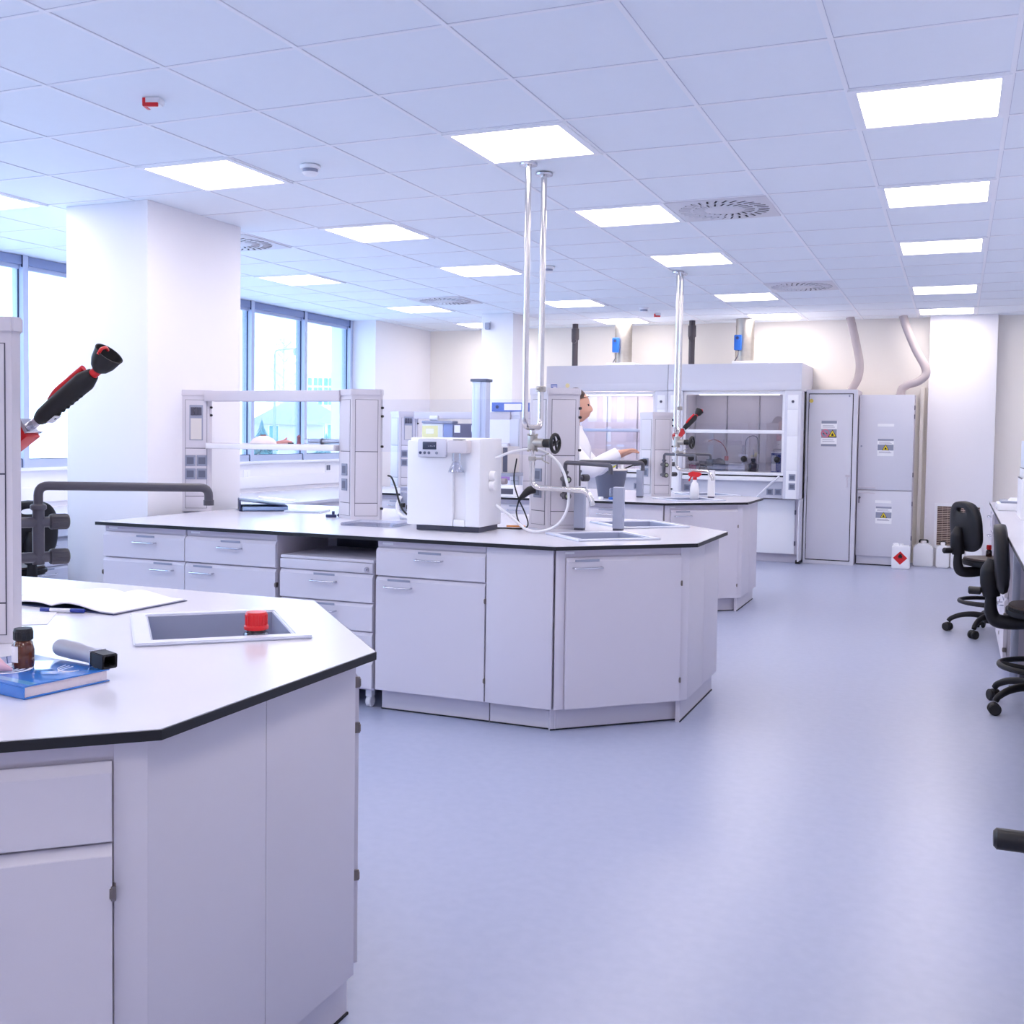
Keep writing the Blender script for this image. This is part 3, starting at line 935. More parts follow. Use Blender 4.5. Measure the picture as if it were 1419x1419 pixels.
# ------------------------------------------------------------------ fume hoods along the far wall
def fume_hood(label, x0, x1, left):
    t = thing('fume_hood', label, 'fume hood', ((x0 + x1) / 2, 12.8, 0), group='fume hoods along the far wall')
    yf, yb = 12.35, 13.25
    pw = .175
    xa, xb = x0 + pw, x1 - pw
    if left:
        xb = x1 - .15
    # base cupboards
    b = MB()
    b.box(x0 + .01, x1 - .01, 12.60, yb, .10, .72).box(x0 + .02, x1 - .02, 12.66, yb, 0, .0995)
    bs = part('base_cabinet', b, 'lamd', t, world=True)
    m = (x0 + x1) / 2
    for p, q in ((x0 + .03, m - .002), (m + .002, x1 - .07)):
        d = part('door', MB().box(p, q, 12.58, 12.5995, .105, .715, .003), 'white', bs, world=True)
        part('hinge', MB().box(q - .002, q + .012, 12.572, 12.60, .55, .60, .002).box(q - .002, q + .012, 12.572, 12.60, .20, .25, .002), 'dgrey', d, world=True)
    part('side_foot', MB().box(x1 - .012, x1, 12.40, yb, .04, .7299), 'lam2', t, world=True)
    part('rubber_foot', MB().box(x1 - .05, x1 - .002, 12.56, 12.64, 0, .039), 'black', t, world=True)
    # socket panel, ledge
    part('socket_panel', MB().box(x0 + .02, x1 - .02, 12.45, 12.60, .735, .925, .002), 'lam2', t, world=True)
    part('ledge_lower', MB().box(xa, xb, 12.37, 12.58, .926, .972, .004), 'white', t, world=True)
    part('air_slot', MB().box(xa, xb, 12.42, 12.58, .9725, .988), 'slot', t, world=True)
    part('airfoil_sill', MB().box(xa, xb, 12.36, 12.60, .9885, 1.022, .008), 'white', t, world=True)
    for xx in ((xa + .05, xa + .13) if not left else (xb - .12, xb - .22)):
        s_ = part('socket', MB().box(xx - .036, xx + .036, 12.438, 12.4495, .79, .86, .003), 'sock', t, world=True)
        part('socket_recess', MB().box(xx - .022, xx + .022, 12.437, 12.4385, .803, .847), 'sockd', s_, world=True)
    for xx in ((xb - .065, xb - .155) if not left else (xa + .1, xa + .2)):
        s_ = part('socket', MB().box(xx - .036, xx + .036, 12.438, 12.4495, .77, .84, .003), 'sock', t, world=True)
        part('socket_recess', MB().box(xx - .022, xx + .022, 12.437, 12.4385, .783, .827), 'sockd', s_, world=True)
    # pillars
    for p, q, side in ((x0 + .001, xa, 'l'), (xb, x1 - .001, 'r')):
        pl = part('side_pillar', MB().box(p, q, yf, 12.62, .735, 1.93, .002), 'lam2', t, world=True)
        for z0, z1 in ((.738, 1.05), (1.054, 1.43), (1.434, 1.72), (1.724, 1.885)):
            part('cover_panel', MB().box(p + .03, q - .03, yf - .003, yf + .001, z0, z1, .001), 'white', pl, world=True)
        if side == 'r' or not left:
            c = (p + q) / 2
            part('push_button', MB().cyl((c, yf - .0032, 1.81), (c, yf - .012, 1.81), .015, 16), 'dgrey', pl, world=True)
        if side == 'r':
            c = (p + q) / 2 + .01
            for zz in (.975, .875):
                s_ = part('socket', MB().box(c - .036, c + .036, yf - .010, yf - .0031, zz - .037, zz + .037, .003), 'sock', pl, world=True)
                part('socket_recess', MB().box(c - .022, c + .022, yf - .011, yf - .0098, zz - .022, zz + .022), 'sockd', s_, world=True)
    # chamber
    im = 'hoodinw' if left else 'hoodin'
    ch = MB()
    ch.box(xa - .02, xb + .02, 13.05, 13.07, 1.0, 1.931).box(xa - .02, xa - .0005, 12.62, 13.05, 1.0, 1.931).box(xb + .0005, xb + .02, 12.62, 13.05, 1.0, 1.931).box(xa, xb, 12.60, 13.05, .99, 1.020)
    part('chamber', ch, im, t, world=True)
    bf = MB()
    n = 3
    for k in range(n):
        w_ = (xb - xa) / n
        bf.box(xa + k * w_ + .008, xa + (k + 1) * w_ - .008, 13.015, 13.025, 1.12, 1.90, .002)
    part('baffle', bf, im, t, world=True)
    # sash
    s_ = thing_part('sash', t)
    part('upper_pane', MB().box(xa + .03, xb - .03, 12.402, 12.408, 1.492, 1.885), 'hglass2' if left else 'hglass', s_, world=True)
    part('lower_pane', MB().box(xa + .03, xb - .03, 12.412, 12.418, 1.026, 1.458), 'hglass2' if left else 'hglass', s_, world=True)
    part('sash_bar', MB().box(xa + .004, xb - .004, 12.385, 12.425, 1.455, 1.494, .004), 'alu' if left else 'white', s_, world=True)
    fr = MB()
    fr.box(xa + .003, xa + .0298, 12.385, 12.425, 1.023, 1.454).box(xb - .0298, xb - .003, 12.385, 12.425, 1.023, 1.454).box(xa + .003, xa + .0298, 12.385, 12.425, 1.495, 1.89).box(xb - .0298, xb - .003, 12.385, 12.425, 1.495, 1.89).box(xa + .003, xb - .003, 12.385, 12.425, 1.8905, 1.926)
    part('sash_frame', fr, 'white', s_, world=True)
    for kx in ((-3.66,) if left else (-2.80, -2.20, -1.835)):
        part('sash_knob', MB().ball((kx, 12.385, 1.168), .036, n=16).cyl((kx, 12.39, 1.168), (kx, 12.4115, 1.168), .012, 12), 'black', s_, world=True)
    # canopy
    c = MB()
    prof = [(yf, 1.9325), (yf - .004, 2.02), (yf, 2.235), (13.35, 2.235), (13.35, 2.05), (13.20, 1.9325)]
    c.prism([(y, z) for y, z in prof], x0 + .001, x1 - .001, X=Matrix(((0, 0, 1, 0), (1, 0, 0, 0), (0, 1, 0, 0), (0, 0, 0, 1))))
    cn = part('canopy', c, 'lam2', t, world=True)
    part('lower_fascia', MB().box(x0 + .003, x1 - .003, yf - .008, yf - .002, 1.938, 2.018, .001), 'lam2', cn, world=True)
    lx = x0 + .10 if left else x0 + .11
    st = part('notice_sticker', MB().box(lx - .04, lx + .04, yf - .0095, yf - .0082, 1.945, 2.016), 'sblue', cn, world=True)
    part('notice_print', MB().box(lx - .034, lx + .036, yf - .0105, yf - .0094, 1.992, 2.000).box(lx - .010, lx + .034, yf - .0105, yf - .0094, 1.975, 1.983).box(lx - .010, lx + .034, yf - .0105, yf - .0094, 1.955, 1.963), 'paper', st, world=True)
    if left:
        part('yellow_sticker', MB().cyl((lx + .17, yf - .0082, 2.0), (lx + .17, yf - .0095, 2.0), .026, 16), mat('pale_yellow_sticker', '#e6d8a4', .5), cn, world=True)
    part('lamp_housing', MB().box(m - .05, m + .30, 12.5, 13.0, 2.2355, 2.275, .006).box(m + .30, m + .36, 12.5, 13.0, 2.2355, 2.26, .004), 'white', cn, world=True)
    part('chamber_fill_light', MB().box(m - .45, m + .45, 12.66, 12.76, 1.898, 1.930, .003), 'hood_fill' if left else M.setdefault('hood_fill_dim', emit('added_dim_hood_fill', '#fff1ee', 4.8)), t, world=True)  # glowing bar added to brighten the chamber, not a known hood fitting
    # extract duct with actuator
    dx = m + .03 if left else m + .01
    dd = MB()
    dd.cyl((dx, 12.95, 2.236), (dx, 12.95, ZC - .001), .105, 28)
    for z in (2.40, 2.56, 2.70):
        dd.cyl((dx, 12.95, z), (dx, 12.95, z + .012), .1075, 28)
    du = part('extract_duct', dd, 'galv', t, label='round metal duct', world=True)
    ac = MB()
    ac.box(dx - .10, dx - .015, 12.795, 12.85, 2.42, 2.60, .014)
    ac.cyl((dx - .058, 12.797, 2.56), (dx - .058, 12.785, 2.56), .03, 18)
    a_ = part('damper_actuator', ac, 'blue', du, label='blue actuator', world=True)
    part('dial', MB().cyl((dx - .058, 12.7848, 2.56), (dx - .058, 12.778, 2.56), .018, 14), 'navy', a_, world=True)
    part('actuator_cable', MB().tube([(dx - .05, 12.82, 2.42), (dx - .05, 12.80, 2.36), (dx - .09, 12.81, 2.29), (dx - .11, 12.85, 2.236)], .006, 8), 'dgrey', a_, world=True)
    return t
def thing_part(name, parent):
    o = bpy.data.objects.new(name, None)
    COL.objects.link(o)
    o.parent = parent
    return o
fume_hood('left fume hood with bright white interior behind the person in a white coat', -4.56, -3.075, True)
fume_hood('right fume hood with glassware and bottles behind its sash', -3.072, -1.585, False)
for x, lab in ((-4.41, 'dark vertical waste pipe above the left fume hood'), (-2.945, 'dark vertical waste pipe between the two extract ducts')):
    t = thing('waste_pipe', lab, 'pipe', (x, 12.95, 2.236), group='dark waste pipes above the fume hoods')
    part('pipe', MB().cyl((0, 0, .001), (0, 0, ZC - 2.237), .036, 20), 'darkpipe', t)
    part('coupling', MB().cyl((0, 0, .36), (0, 0, .50), .047, 20, b=.006).cyl((0, -.02, .34), (0, -.055, .345), .03, 14), 'darkpipe', t)

# things inside the right hood (floor of the chamber at 1.02)
Z0 = 1.0205
def bottle(name, label, loc, r, h, body='amberd', cap='black', neck=.4, caph=.03, cat='bottle', group=None, lab=None, capr=None):
    t = thing(name, label, cat, loc, group=group)
    nr_ = r * neck
    hb = h - caph
    part('body', MB().lathe([(0, 0), (r * .94, 0), (r, .006), (r, hb * .62), (r * .93, hb * .72), (nr_ * 1.15, hb * .88), (nr_, hb * .92), (nr_, hb), (0, hb)], n=26), body, t)
    cr = capr or nr_ * 1.25
    c = MB().lathe([(0, hb - caph * .1), (cr, hb - caph * .1), (cr, h - .004), (cr * .93, h), (0, h)], n=26)
    for k in range(18):
        a = 2 * math.pi * k / 18
        c.box(cr * .97, cr * 1.04, -.0018, .0018, hb - caph * .05, h - .006, X=Matrix.Rotation(a, 4, 'Z'))
    part('cap', c, cap, t)
    if lab:
        z0, z1, a0, a1 = lab
        m_ = MB()
        for k in range(10):
            p = a0 + (a1 - a0) * k / 10; q = a0 + (a1 - a0) * (k + 1) / 10
            rr = r + .0008
            m_.poly([(rr * math.cos(p), rr * math.sin(p), z0), (rr * math.cos(q), rr * math.sin(q), z0), (rr * math.cos(q), rr * math.sin(q), z1), (rr * math.cos(p), rr * math.sin(p), z1)])
        part('paper_label', m_, 'whitem', t)
    return t
bottle('reagent_bottle', 'dark brown bottle with tall neck in the right fume hood', (-2.135, 12.62, Z0), .062, .15, 'amberd', 'black', .3)
part('pipette', MB().cyl((0, 0, .151), (0, 0, .25), .010, 12, r2=.006), 'grey', bpy.data.objects['reagent_bottle'])
t = thing('carton', 'blue carton with white front in the right fume hood corner', 'carton', (-1.87, 12.72, Z0))
part('box', MB().box(-.075, .075, -.05, .05, 0, .215, .003), mat('carton_blue', '#3b4ea0', .5), t)
part('white_panel', MB().box(-.070, -.02, -.0515, -.0502, .01, .19).box(-.075, .085, -.055, .055, .2155, .23, .003), 'whitem', t)
t = thing('heater_block', 'white square stand with small rod in the right fume hood', 'heater', (-2.31, 12.62, Z0))
part('block', MB().box(-.095, .095, -.07, .07, 0, .085, .006), 'white', t)
part('rod', MB().cyl((.05, .04, .086), (.05, .04, .30), .006, 10), 'steel', t)
part('clamp', MB().box(.0, .09, .03, .05, .17, .195, .004), 'white', t)
t = bottle('wash_bottle', 'white wash bottle with red tubing in the right fume hood', (-2.47, 12.78, Z0), .035, .17, 'clear', 'redp', .5, .05)
part('red_tube', MB().tube([(0, 0, .17), (0, 0, .22), (-.05, 0, .31), (-.14, 0, .36), (-.22, .02, .34)], .006, 8), mat('dark_red_tube', '#8a2a30', .5), t)
t = bottle('dosing_bottle', 'white capped bottle with looped dark tube in the right fume hood', (-2.27, 12.86, Z0), .04, .19, 'clear', 'white', .6, .05)
part('dark_tube', MB().tube([(0, 0, .19), (0, 0, .30), (.02, 0, .38), (.09, 0, .41), (.14, 0, .37), (.15, .0, .20)], .005, 8), 'dgrey', t)
t = thing('centrifuge', 'small dark glass domed centrifuge in the right fume hood', 'centrifuge', (-2.52, 12.62, Z0))
part('base', MB().lathe([(0, 0), (.07, 0), (.075, .03), (.07, .075), (0, .075)]), 'grey', t)
part('dome', MB().lathe([(.07, .0755), (.066, .11), (.045, .135), (0, .15)]), 'slot', t)
bottle('jar', 'squat dark jar with black lid at the left of the right hood', (-2.72, 12.68, Z0), .05, .11, 'amberd', 'black', .7, .03)
t = thing('balance', 'small grey and black balance in the right fume hood', 'balance', (-2.62, 12.84, Z0))
part('base', MB().box(-.09, .04, -.08, .08, 0, .05, .006), 'grey', t)
part('housing', MB().box(-.088, -.01, -.07, .07, .0505, .13, .006), 'black', t)
part('pan', MB().cyl((.015, 0, .0505), (.015, 0, .06), .03, 20), 'steel', t)
solo('pink_beaker', MB().lathe([(0, 0), (.04, 0), (.042, .06), (.038, .062), (.036, .006), (0, .006)], c=(-2.84, 12.66, Z0)), mat('pink_plastic', '#c85a78', .4), 'small pink plastic dish at the left of the right hood', 'dish', (-2.84, 12.66, Z0))
# ------------------------------------------------------------------ safety cabinets by the far wall
def sticker(par, x, z, y, w, h, smoking):
    s_ = part('hazard_notice', MB().box(x - w / 2, x + w / 2, y - .0015, y, z - h / 2, z + h / 2), 'whitem', par, world=True)
    g_ = 'sock'
    part('grey_bands', MB().box(x - w / 2 + .003, x + w / 2 - .003, y - .0022, y - .0014, z + h / 2 - h * .11, z + h / 2).box(x - w / 2 + .003, x + w / 2 - .003, y - .0022, y - .0014, z - h * .17, z + h * .17), g_, s_, world=True)
    if smoking:
        part('lower_band', MB().box(x - w / 2 + .003, x + w / 2 - .003, y - .0022, y - .0014, z - h / 2, z - h / 2 + h * .09), g_, s_, world=True)
    ln = MB()
    for k, dz in enumerate((.31, .25, -.25, -.31)):
        ln.box(x - w * .40, x + w * (.36 if k % 2 else .28), y - .002, y - .0014, z + h * dz - .0025, z + h * dz + .0025)
    part('small_print', ln, mat('print_grey', '#9c99ae', .6), s_, world=True)
    tx = x + (w * .22 if smoking else 0)
    a = h * (.15 if smoking else .18)
    X = Matrix.Translation((tx, y - .0022, z)) @ Matrix.Rotation(R(90), 4, 'X')
    part('warning_triangle', MB().prism([(-a * 1.12, -a * .92), (a * 1.12, -a * .92), (0, a * 1.05)], 0, .0008, X=X), 'slot', s_, world=True)
    part('triangle_face', MB().prism([(-a * .86, -a * .76), (a * .86, -a * .76), (0, a * .80)], .0009, .0014, X=X), 'yellow', s_, world=True)
    part('flame_symbol', MB().prism([(-a * .26, -a * .60), (a * .26, -a * .60), (a * .30, -a * .30), (a * .1, -a * .05), (0, a * .28), (-a * .12, -a * .08), (-a * .3, -a * .3)], .0015, .0019, X=X), 'slot', s_, world=True)
    if smoking:
        X = Matrix.Translation((x - w * .23, y - .0022, z)) @ Matrix.Rotation(R(90), 4, 'X')
        c = MB().prism([(a * 1.1 * math.cos(k * math.pi / 12), a * 1.1 * math.sin(k * math.pi / 12)) for k in range(24)], 0, .0007, X=X,
                       holes=[[(a * .85 * math.cos(k * math.pi / 12), a * .85 * math.sin(k * math.pi / 12)) for k in range(24)]])
        c.box(-a * .9, a * .9, -.007, .007, 0, .0008, X=X @ Matrix.Rotation(R(-45), 4, 'Z'))
        part('prohibition_ring', c, mat('sign_pink', '#d06a86', .5), s_, world=True)
        part('cigarette_symbol', MB().box(-a * .6, a * .5, -.008, .008, -.0004, .0001, X=X), 'dgrey', s_, world=True)

t = thing('safety_cabinet', 'tall white cabinet with one full height framed door and two hazard symbols', 'cabinet', (-1.30, 13.0, 0))
yf = 12.70
b = MB().box(-1.572, -1.028, yf + .02, 13.3, .0, 1.952)
fr = MB().prism([(-1.574, 0), (-1.026, 0), (-1.026, 1.955), (-1.574, 1.955)], 0, .025, X=Matrix.Translation((0, yf + .0195, 0)) @ Matrix.Rotation(R(90), 4, 'X'), holes=[[(-1.550, .04), (-1.068, .04), (-1.068, 1.912), (-1.550, 1.912)]], b=.003)
part('body', b, 'lamd', t, world=True)
part('door_frame', fr, 'lam2', t, world=True)
part('door_gap', MB().box(-1.5495, -1.0685, yf + .012, yf + .0198, .0405, 1.9115), 'slot', t, world=True)
d = part('door', MB().box(-1.543, -1.078, yf, yf + .0118, .052, 1.903, .002), 'lam2', t, world=True)
h = MB().bend([(-1.112, yf, .975), (-1.112, yf - .03, .975), (-1.112, yf - .03, .875), (-1.112, yf, .875)], .006, .01, 8).box(-1.135, -1.09, yf - .006, yf - .0002, .985, 1.01, .003)
part('handle', h, 'lamd', d, world=True)
part('hinge', MB().box(-1.547, -1.540, yf - .006, yf + .004, 1.74, 1.80).box(-1.547, -1.540, yf - .006, yf + .004, .92, .98).box(-1.547, -1.540, yf - .006, yf + .004, .16, .22), 'dgrey', d, world=True)
part('round_sticker', MB().cyl((-1.52, yf - .0002, 1.83), (-1.52, yf - .0012, 1.83), .022, 16), mat('dull_yellow_sticker', '#d8c25a', .5), d, world=True)
part('door_latch', MB().box(-1.12, -1.105, yf - .004, yf, 1.872, 1.895), 'grey', d, world=True)
sticker(d, -1.322, 1.465, yf - .0002, .172, .285, True)

t = thing('safety_cabinet', 'white cabinet with separate upper and lower doors beside the framed one', 'cabinet', (-.735, 13.05, 0))
yf = 12.85
part('body', MB().box(-1.018, -.446, yf + .022, 13.3, .105, 1.902), 'lamd', t, world=True)
part('plinth', MB().box(-1.012, -.455, yf + .03, 13.28, 0, .1045), 'lam2', t, world=True)
part('floor_seal', MB().box(-1.012, -.455, yf + .024, yf + .0295, 0, .012), 'slot', t, world=True)
du = part('upper_door', MB().box(-1.018, -.446, yf, yf + .0215, .846, 1.902, .003), 'lam2', t, world=True)
dl = part('lower_door', MB().box(-1.018, -.446, yf, yf + .0215, .106, .836, .003), 'lam2', t, world=True)
part('handle', MB().bend([(-1.0, yf, .872), (-1.0, yf - .022, .872), (-.83, yf - .022, .872), (-.83, yf, .872)], .005, .01, 8), 'lamd', du, world=True)
part('handle', MB().bend([(-1.0, yf, .808), (-1.0, yf - .022, .808), (-.83, yf - .022, .808), (-.83, yf, .808)], .005, .01, 8), 'lamd', dl, world=True)
part('keyhole', MB().cyl((-.985, yf, 1.33), (-.985, yf - .006, 1.33), .010, 14), 'grey', du, world=True)
k = part('lock', MB().cyl((-.992, yf, .755), (-.992, yf - .010, .755), .013, 14), 'dgrey', dl, world=True)
part('key', MB().cyl((-.992, yf - .010, .755), (-.992, yf - .03, .755), .004, 8).box(-1.000, -.988, yf - .032, yf - .028, .695, .76, .002), 'dgrey', k, world=True)
for z in (1.76, 1.66, 1.02):
    part('hinge', MB().box(-.4455, -.436, yf + .002, yf + .02, z - .025, z + .025, .002), 'dgrey', du, world=True)
for z in (.70, .32):
    part('hinge', MB().box(-.4455, -.436, yf + .002, yf + .02, z - .025, z + .025, .002), 'dgrey', dl, world=True)
sticker(du, -.731, 1.318, yf - .0002, .172, .19, False)
sticker(dl, -.732, .566, yf - .0002, .172, .19, False)
part('name_strip', MB().box(-.82, -.648, yf - .0012, yf - .0002, 1.55, 1.58), 'whitem', du, world=True)
part('name_strip', MB().box(-.825, -.655, yf - .0012, yf - .0002, .70, .73), 'whitem', dl, world=True)

HP = [[(-1.165, 13.08, ZC - .001), (-1.13, 13.08, 2.66), (-1.075, 13.08, 2.42), (-1.045, 13.07, 2.25), (-1.06, 13.06, 2.10), (-1.12, 13.05, 1.98), (-1.14, 13.05, 1.956)],
      [(-.60, 13.08, ZC - .001), (-.56, 13.08, 2.66), (-.46, 13.07, 2.42), (-.36, 13.05, 2.23), (-.345, 13.04, 2.13), (-.42, 13.03, 2.055), (-.52, 13.03, 2.02), (-.585, 13.03, 1.975), (-.60, 13.03, 1.904)]]
for pts, lab, zb in ((HP[0], 'grey flexible vent hose above the cabinet with the framed door', 1.953), (HP[1], 'grey flexible vent hose with a deep bend above the two door cabinet', 1.903)):
    t = thing('vent_hose', lab, 'hose', (pts[-1][0], pts[-1][1], zb), group='grey vent hoses of the safety cabinets')
    part('hose', MB().tube(pts, .045, 16, sub=10), 'hose', t, world=True)
    x, y = pts[-1][:2]
    part('spigot', MB().cyl((x, y, zb), (x, y, zb + .012), .052, 20), 'hose', t, world=True)
solo('junction_strip', MB().box(-.40, -.36, 13.30, 13.359, .0, 2.0, .003), 'cream', 'narrow cream wall duct between the safety cabinet and pilaster', 'duct', (-.38, 13.33, 0))

# jerrycans
def jerrycan(label, x, y, w=.175, d=.16, h=.29, flame=False, cap='white'):
    t = thing('jerrycan', label, 'canister', (x, y, 0), group='white plastic canisters on the floor by the pilaster')
    b = MB()
    pts = [(-w / 2, .0), (w / 2, 0), (w / 2, h * .80), (w * .22, h * .93), (-w * .22, h * .93), (-w / 2, h * .80)]
    if flame:
        pts = [(-w / 2, 0), (w / 2, 0), (w / 2, h * .97), (-w / 2, h * .97)]
    b.prism(pts, -d / 2, d / 2, X=Matrix.Rotation(R(90), 4, 'X'), b=.012)
    part('body', b, 'white' if flame else 'jug', t)
    hz = h * (.97 if flame else .93)
    part('cap', MB().cyl((w * .0, 0, hz - .002), (0, 0, h + .01), .024, 18, b=.003), cap, t)
    hd = MB()
    if flame:
        hd.bend([(-w * .42, 0, hz - .003), (-w * .42, 0, h + .008), (-w * .18, 0, h + .008), (-w * .18, 0, hz - .003)], .009, .012, 10)
    else:
        hd.bend([(-w * .20, .05, hz - .008), (-w * .20, .05, h + .012), (w * .20, .05, h + .012), (w * .20, .05, hz - .008)], .008, .012, 10)
    part('handle', hd, 'white' if flame else 'black', t)
    if flame:
        X = Matrix.Translation((-.005, -d / 2 - .0004, h * .47)) @ Matrix.Rotation(R(90), 4, 'X')
        a = .073
        lb = part('flame_label', MB().prism([(0, -a), (a, 0), (0, a), (-a, 0)], 0, .001, X=X), 'redp', t, label='red diamond label')
        part('flame_symbol', MB().prism([(-.018, .002), (.018, .002), (.023, .02), (.014, .030), (.016, .04), (.002, .052), (.003, .038), (-.008, .046), (-.010, .032), (-.022, .024)], .0011, .0016, X=X).box(-.024, .024, -.006, -.002, .0011, .0016, X=X), 'slot', lb)
    return t
jerrycan('white canister with a red flame diamond in front of the two door cabinet', -.53, 12.66, .185, .15, .265, True)
jerrycan('wide translucent canister between the white cabinet and the pilaster', -.315, 13.08, .21, .16, .275)
jerrycan('narrow white canister in front of the brown wall grille', -.115, 13.02, .135, .15, .27)
jerrycan('white canister partly hidden by the lab chair, near the wall grille', .035, 13.02, .135, .15, .27)
jerrycan('white canister behind the lab chair seat', .20, 13.02, .16, .15, .26)

# ------------------------------------------------------------------ lab chairs
def loft_backrest():
    n = 56
    out, hole = [], []
    for k in range(n):
        a = 2 * math.pi * k / n
        c, s_ = math.cos(a), math.sin(a)
        # rounded outline, narrower towards the top
        p = 4.2
        r = (abs(c) ** p + abs(s_) ** p) ** (-1 / p)
        x, z = r * c, r * s_
        zz = z * .175
        wx = .198 - .042 * max(0, z) ** 1.8 - .012 * max(0, -z) ** 3
        out.append((x * wx, zz + (.012 * (1 - abs(x)) if z > 0 else 0)))
        hole.append((.058 * math.copysign(abs(c) ** .8, c),   .122 + .018 * math.copysign(abs(s_) ** .9, s_)))
    sec = [(0, 0), (.03, .020), (.12, .030), (.35, .031), (.70, .029), (.93, .022), (1, .010), (1, -.010), (.93, -.018), (.70, -.024), (.35, -.024), (.12, -.022), (.03, -.014)]
    t = bmesh.new()
    rings = []
    for u, y in sec:
        ring = []
        for o, h in zip(out, hole):
            x = o[0] * (1 - u) + h[0] * u
            z = o[1] * (1 - u) + h[1] * u
            ring.append(t.verts.new((x, y + .6 * x * x + .25 * (z + .05) ** 2, z)))
        rings.append(ring)
    m = len(rings)
    for i in range(m):
        a, b = rings[i], rings[(i + 1) % m]
        for k in range(n):
            t.faces.new((a[k], a[(k + 1) % n], b[(k + 1) % n], b[k]))
    return t

def lab_chair(label, loc, rz, seat=.545):
    t = thing('lab_chair', label, 'chair', (*loc, 0), rz, group='black laboratory swivel chairs')
    # five star base
    b = MB()
    b.lathe([(0, .085), (.05, .085), (.055, .10), (.045, .15), (.034, .19), (0, .19)])
    for k in range(5):
        a = 2 * math.pi * k / 5 + .35
        c, s_ = math.cos(a), math.sin(a)
        b.tube([(.02 * c, .02 * s_, .125), (.11 * c, .11 * s_, .137), (.20 * c, .20 * s_, .125), (.265 * c, .265 * s_, .095), (.285 * c, .285 * s_, .072)], [.026, .022, .019, .017, .016], 10)
    part('star_base', b, 'pu', t)
    for k in range(5):
        a = 2 * math.pi * k / 5 + .35
        c, s_ = math.cos(a), math.sin(a)
        w = MB()
        p = Vector((.29 * c, .29 * s_, 0))
        ax = Vector((math.cos(a + 1.1), math.sin(a + 1.1), 0))
        for sg in (-1, 1):
            q0 = p + ax * .006 * sg + Vector((0, 0, .0315)); q1 = p + ax * .030 * sg + Vector((0, 0, .0315))
            w.cyl(q0, q1, .031, 20, b=.006)
        w.ball(p + Vector((0, 0, .042)), .026, (1, 1, .9), 12)
        part('caster', w, 'rubber', t)
    g_ = MB()
    g_.cyl((0, 0, .185), (0, 0, .36), .025, 18)
    g_.cyl((0, 0, .36), (0, 0, seat - .075), .016, 16)
    part('gas_column', g_, 'black', t)
    rg = MB()
    rg.tube([(.215 * math.cos(2 * math.pi * k / 24), .215 * math.sin(2 * math.pi * k / 24), .235) for k in range(24)], .0145, 10, closed=True, sub=2)
    for k in range(3):
        a = 2 * math.pi * k / 3 + .5
        rg.cyl((.02 * math.cos(a), .02 * math.sin(a), .215), (.208 * math.cos(a), .208 * math.sin(a), .235), .012, 10)
    rg.cyl((0, 0, .19), (0, 0, .25), .036, 18, b=.004)
    part('foot_ring', rg, 'pu', t)
    s_ = MB()
    sp = []
    for k in range(36):
        a = 2 * math.pi * k / 36
        sp.append((.205 * math.copysign(abs(math.cos(a)) ** .75, math.cos(a)), .195 * math.copysign(abs(math.sin(a)) ** .75, math.sin(a))))
    s_.prism(sp, seat - .055, seat - .012, b=.012)
    so = part('seat', s_, 'pu', t)
    part('seat_surface', MB().prism([(x * .93, y * .93) for x, y in sp], seat - .0125, seat, b=.005), 'seat', so, label='worn textured seat surface')
    m_ = MB()
    m_.box(-.075, .075, -.10, .09, seat - .095, seat - .056, .010)
    m_.tube([(0, -.06, seat - .085), (0, -.16, seat - .10), (0, -.235, seat - .095), (0, -.262, seat - .05), (0, -.265, seat + .02), (0, -.262, seat + .09)], [.038, .038, .037, .033, .028, .026], 12)
    m_.cyl((.075, .02, seat - .085), (.17, .03, seat - .09), .007, 8)
    m_.cyl((.16, .03, seat - .11), (.16, .03, seat - .075), .022, 14, b=.004)
    part('mechanism', m_, 'pu', t)
    bk = thing_part('backrest', t)
    X = Matrix.Translation((0, -.235, seat + .225)) @ Matrix.Rotation(R(6), 4, 'X')
    q = MB(); q._merge(loft_backrest(), 0, X)
    part('back_shell', q, 'pu', bk)
    br = MB()
    br.tube([(0, -.262, seat + .03), (0, -.270, seat + .10), (0, -.272, seat + .165), (0, -.262, seat + .225)], [.042, .050, .048, .026], 16)
    part('back_bracket', br, 'pu', bk)
    k_ = MB()
    k_.cyl((0, -.275, seat + .055), (0, -.315, seat + .055), .010, 10)
    k_.cyl((0, -.312, seat + .055), (0, -.376, seat + .055), .021, 16, b=.006)
    part('back_knob', k_, 'black', t)
    return t
ch = lab_chair('black lab chair facing the right bench, farther of the two whole ones', (.26, 8.66), R(-62), .555)
dup(ch, (.45, 6.27, 0), R(-93), 'black lab chair in front of the farther one, seat cut by the picture edge')
dup(ch, (.464, 2.37, 0), R(-88), 'lab chair at the right edge showing only its black knob and stem')
dup(ch, (-5.36, 5.0, 0), R(75), 'black lab chair by the window desk, half hidden by the nearest bench tower')
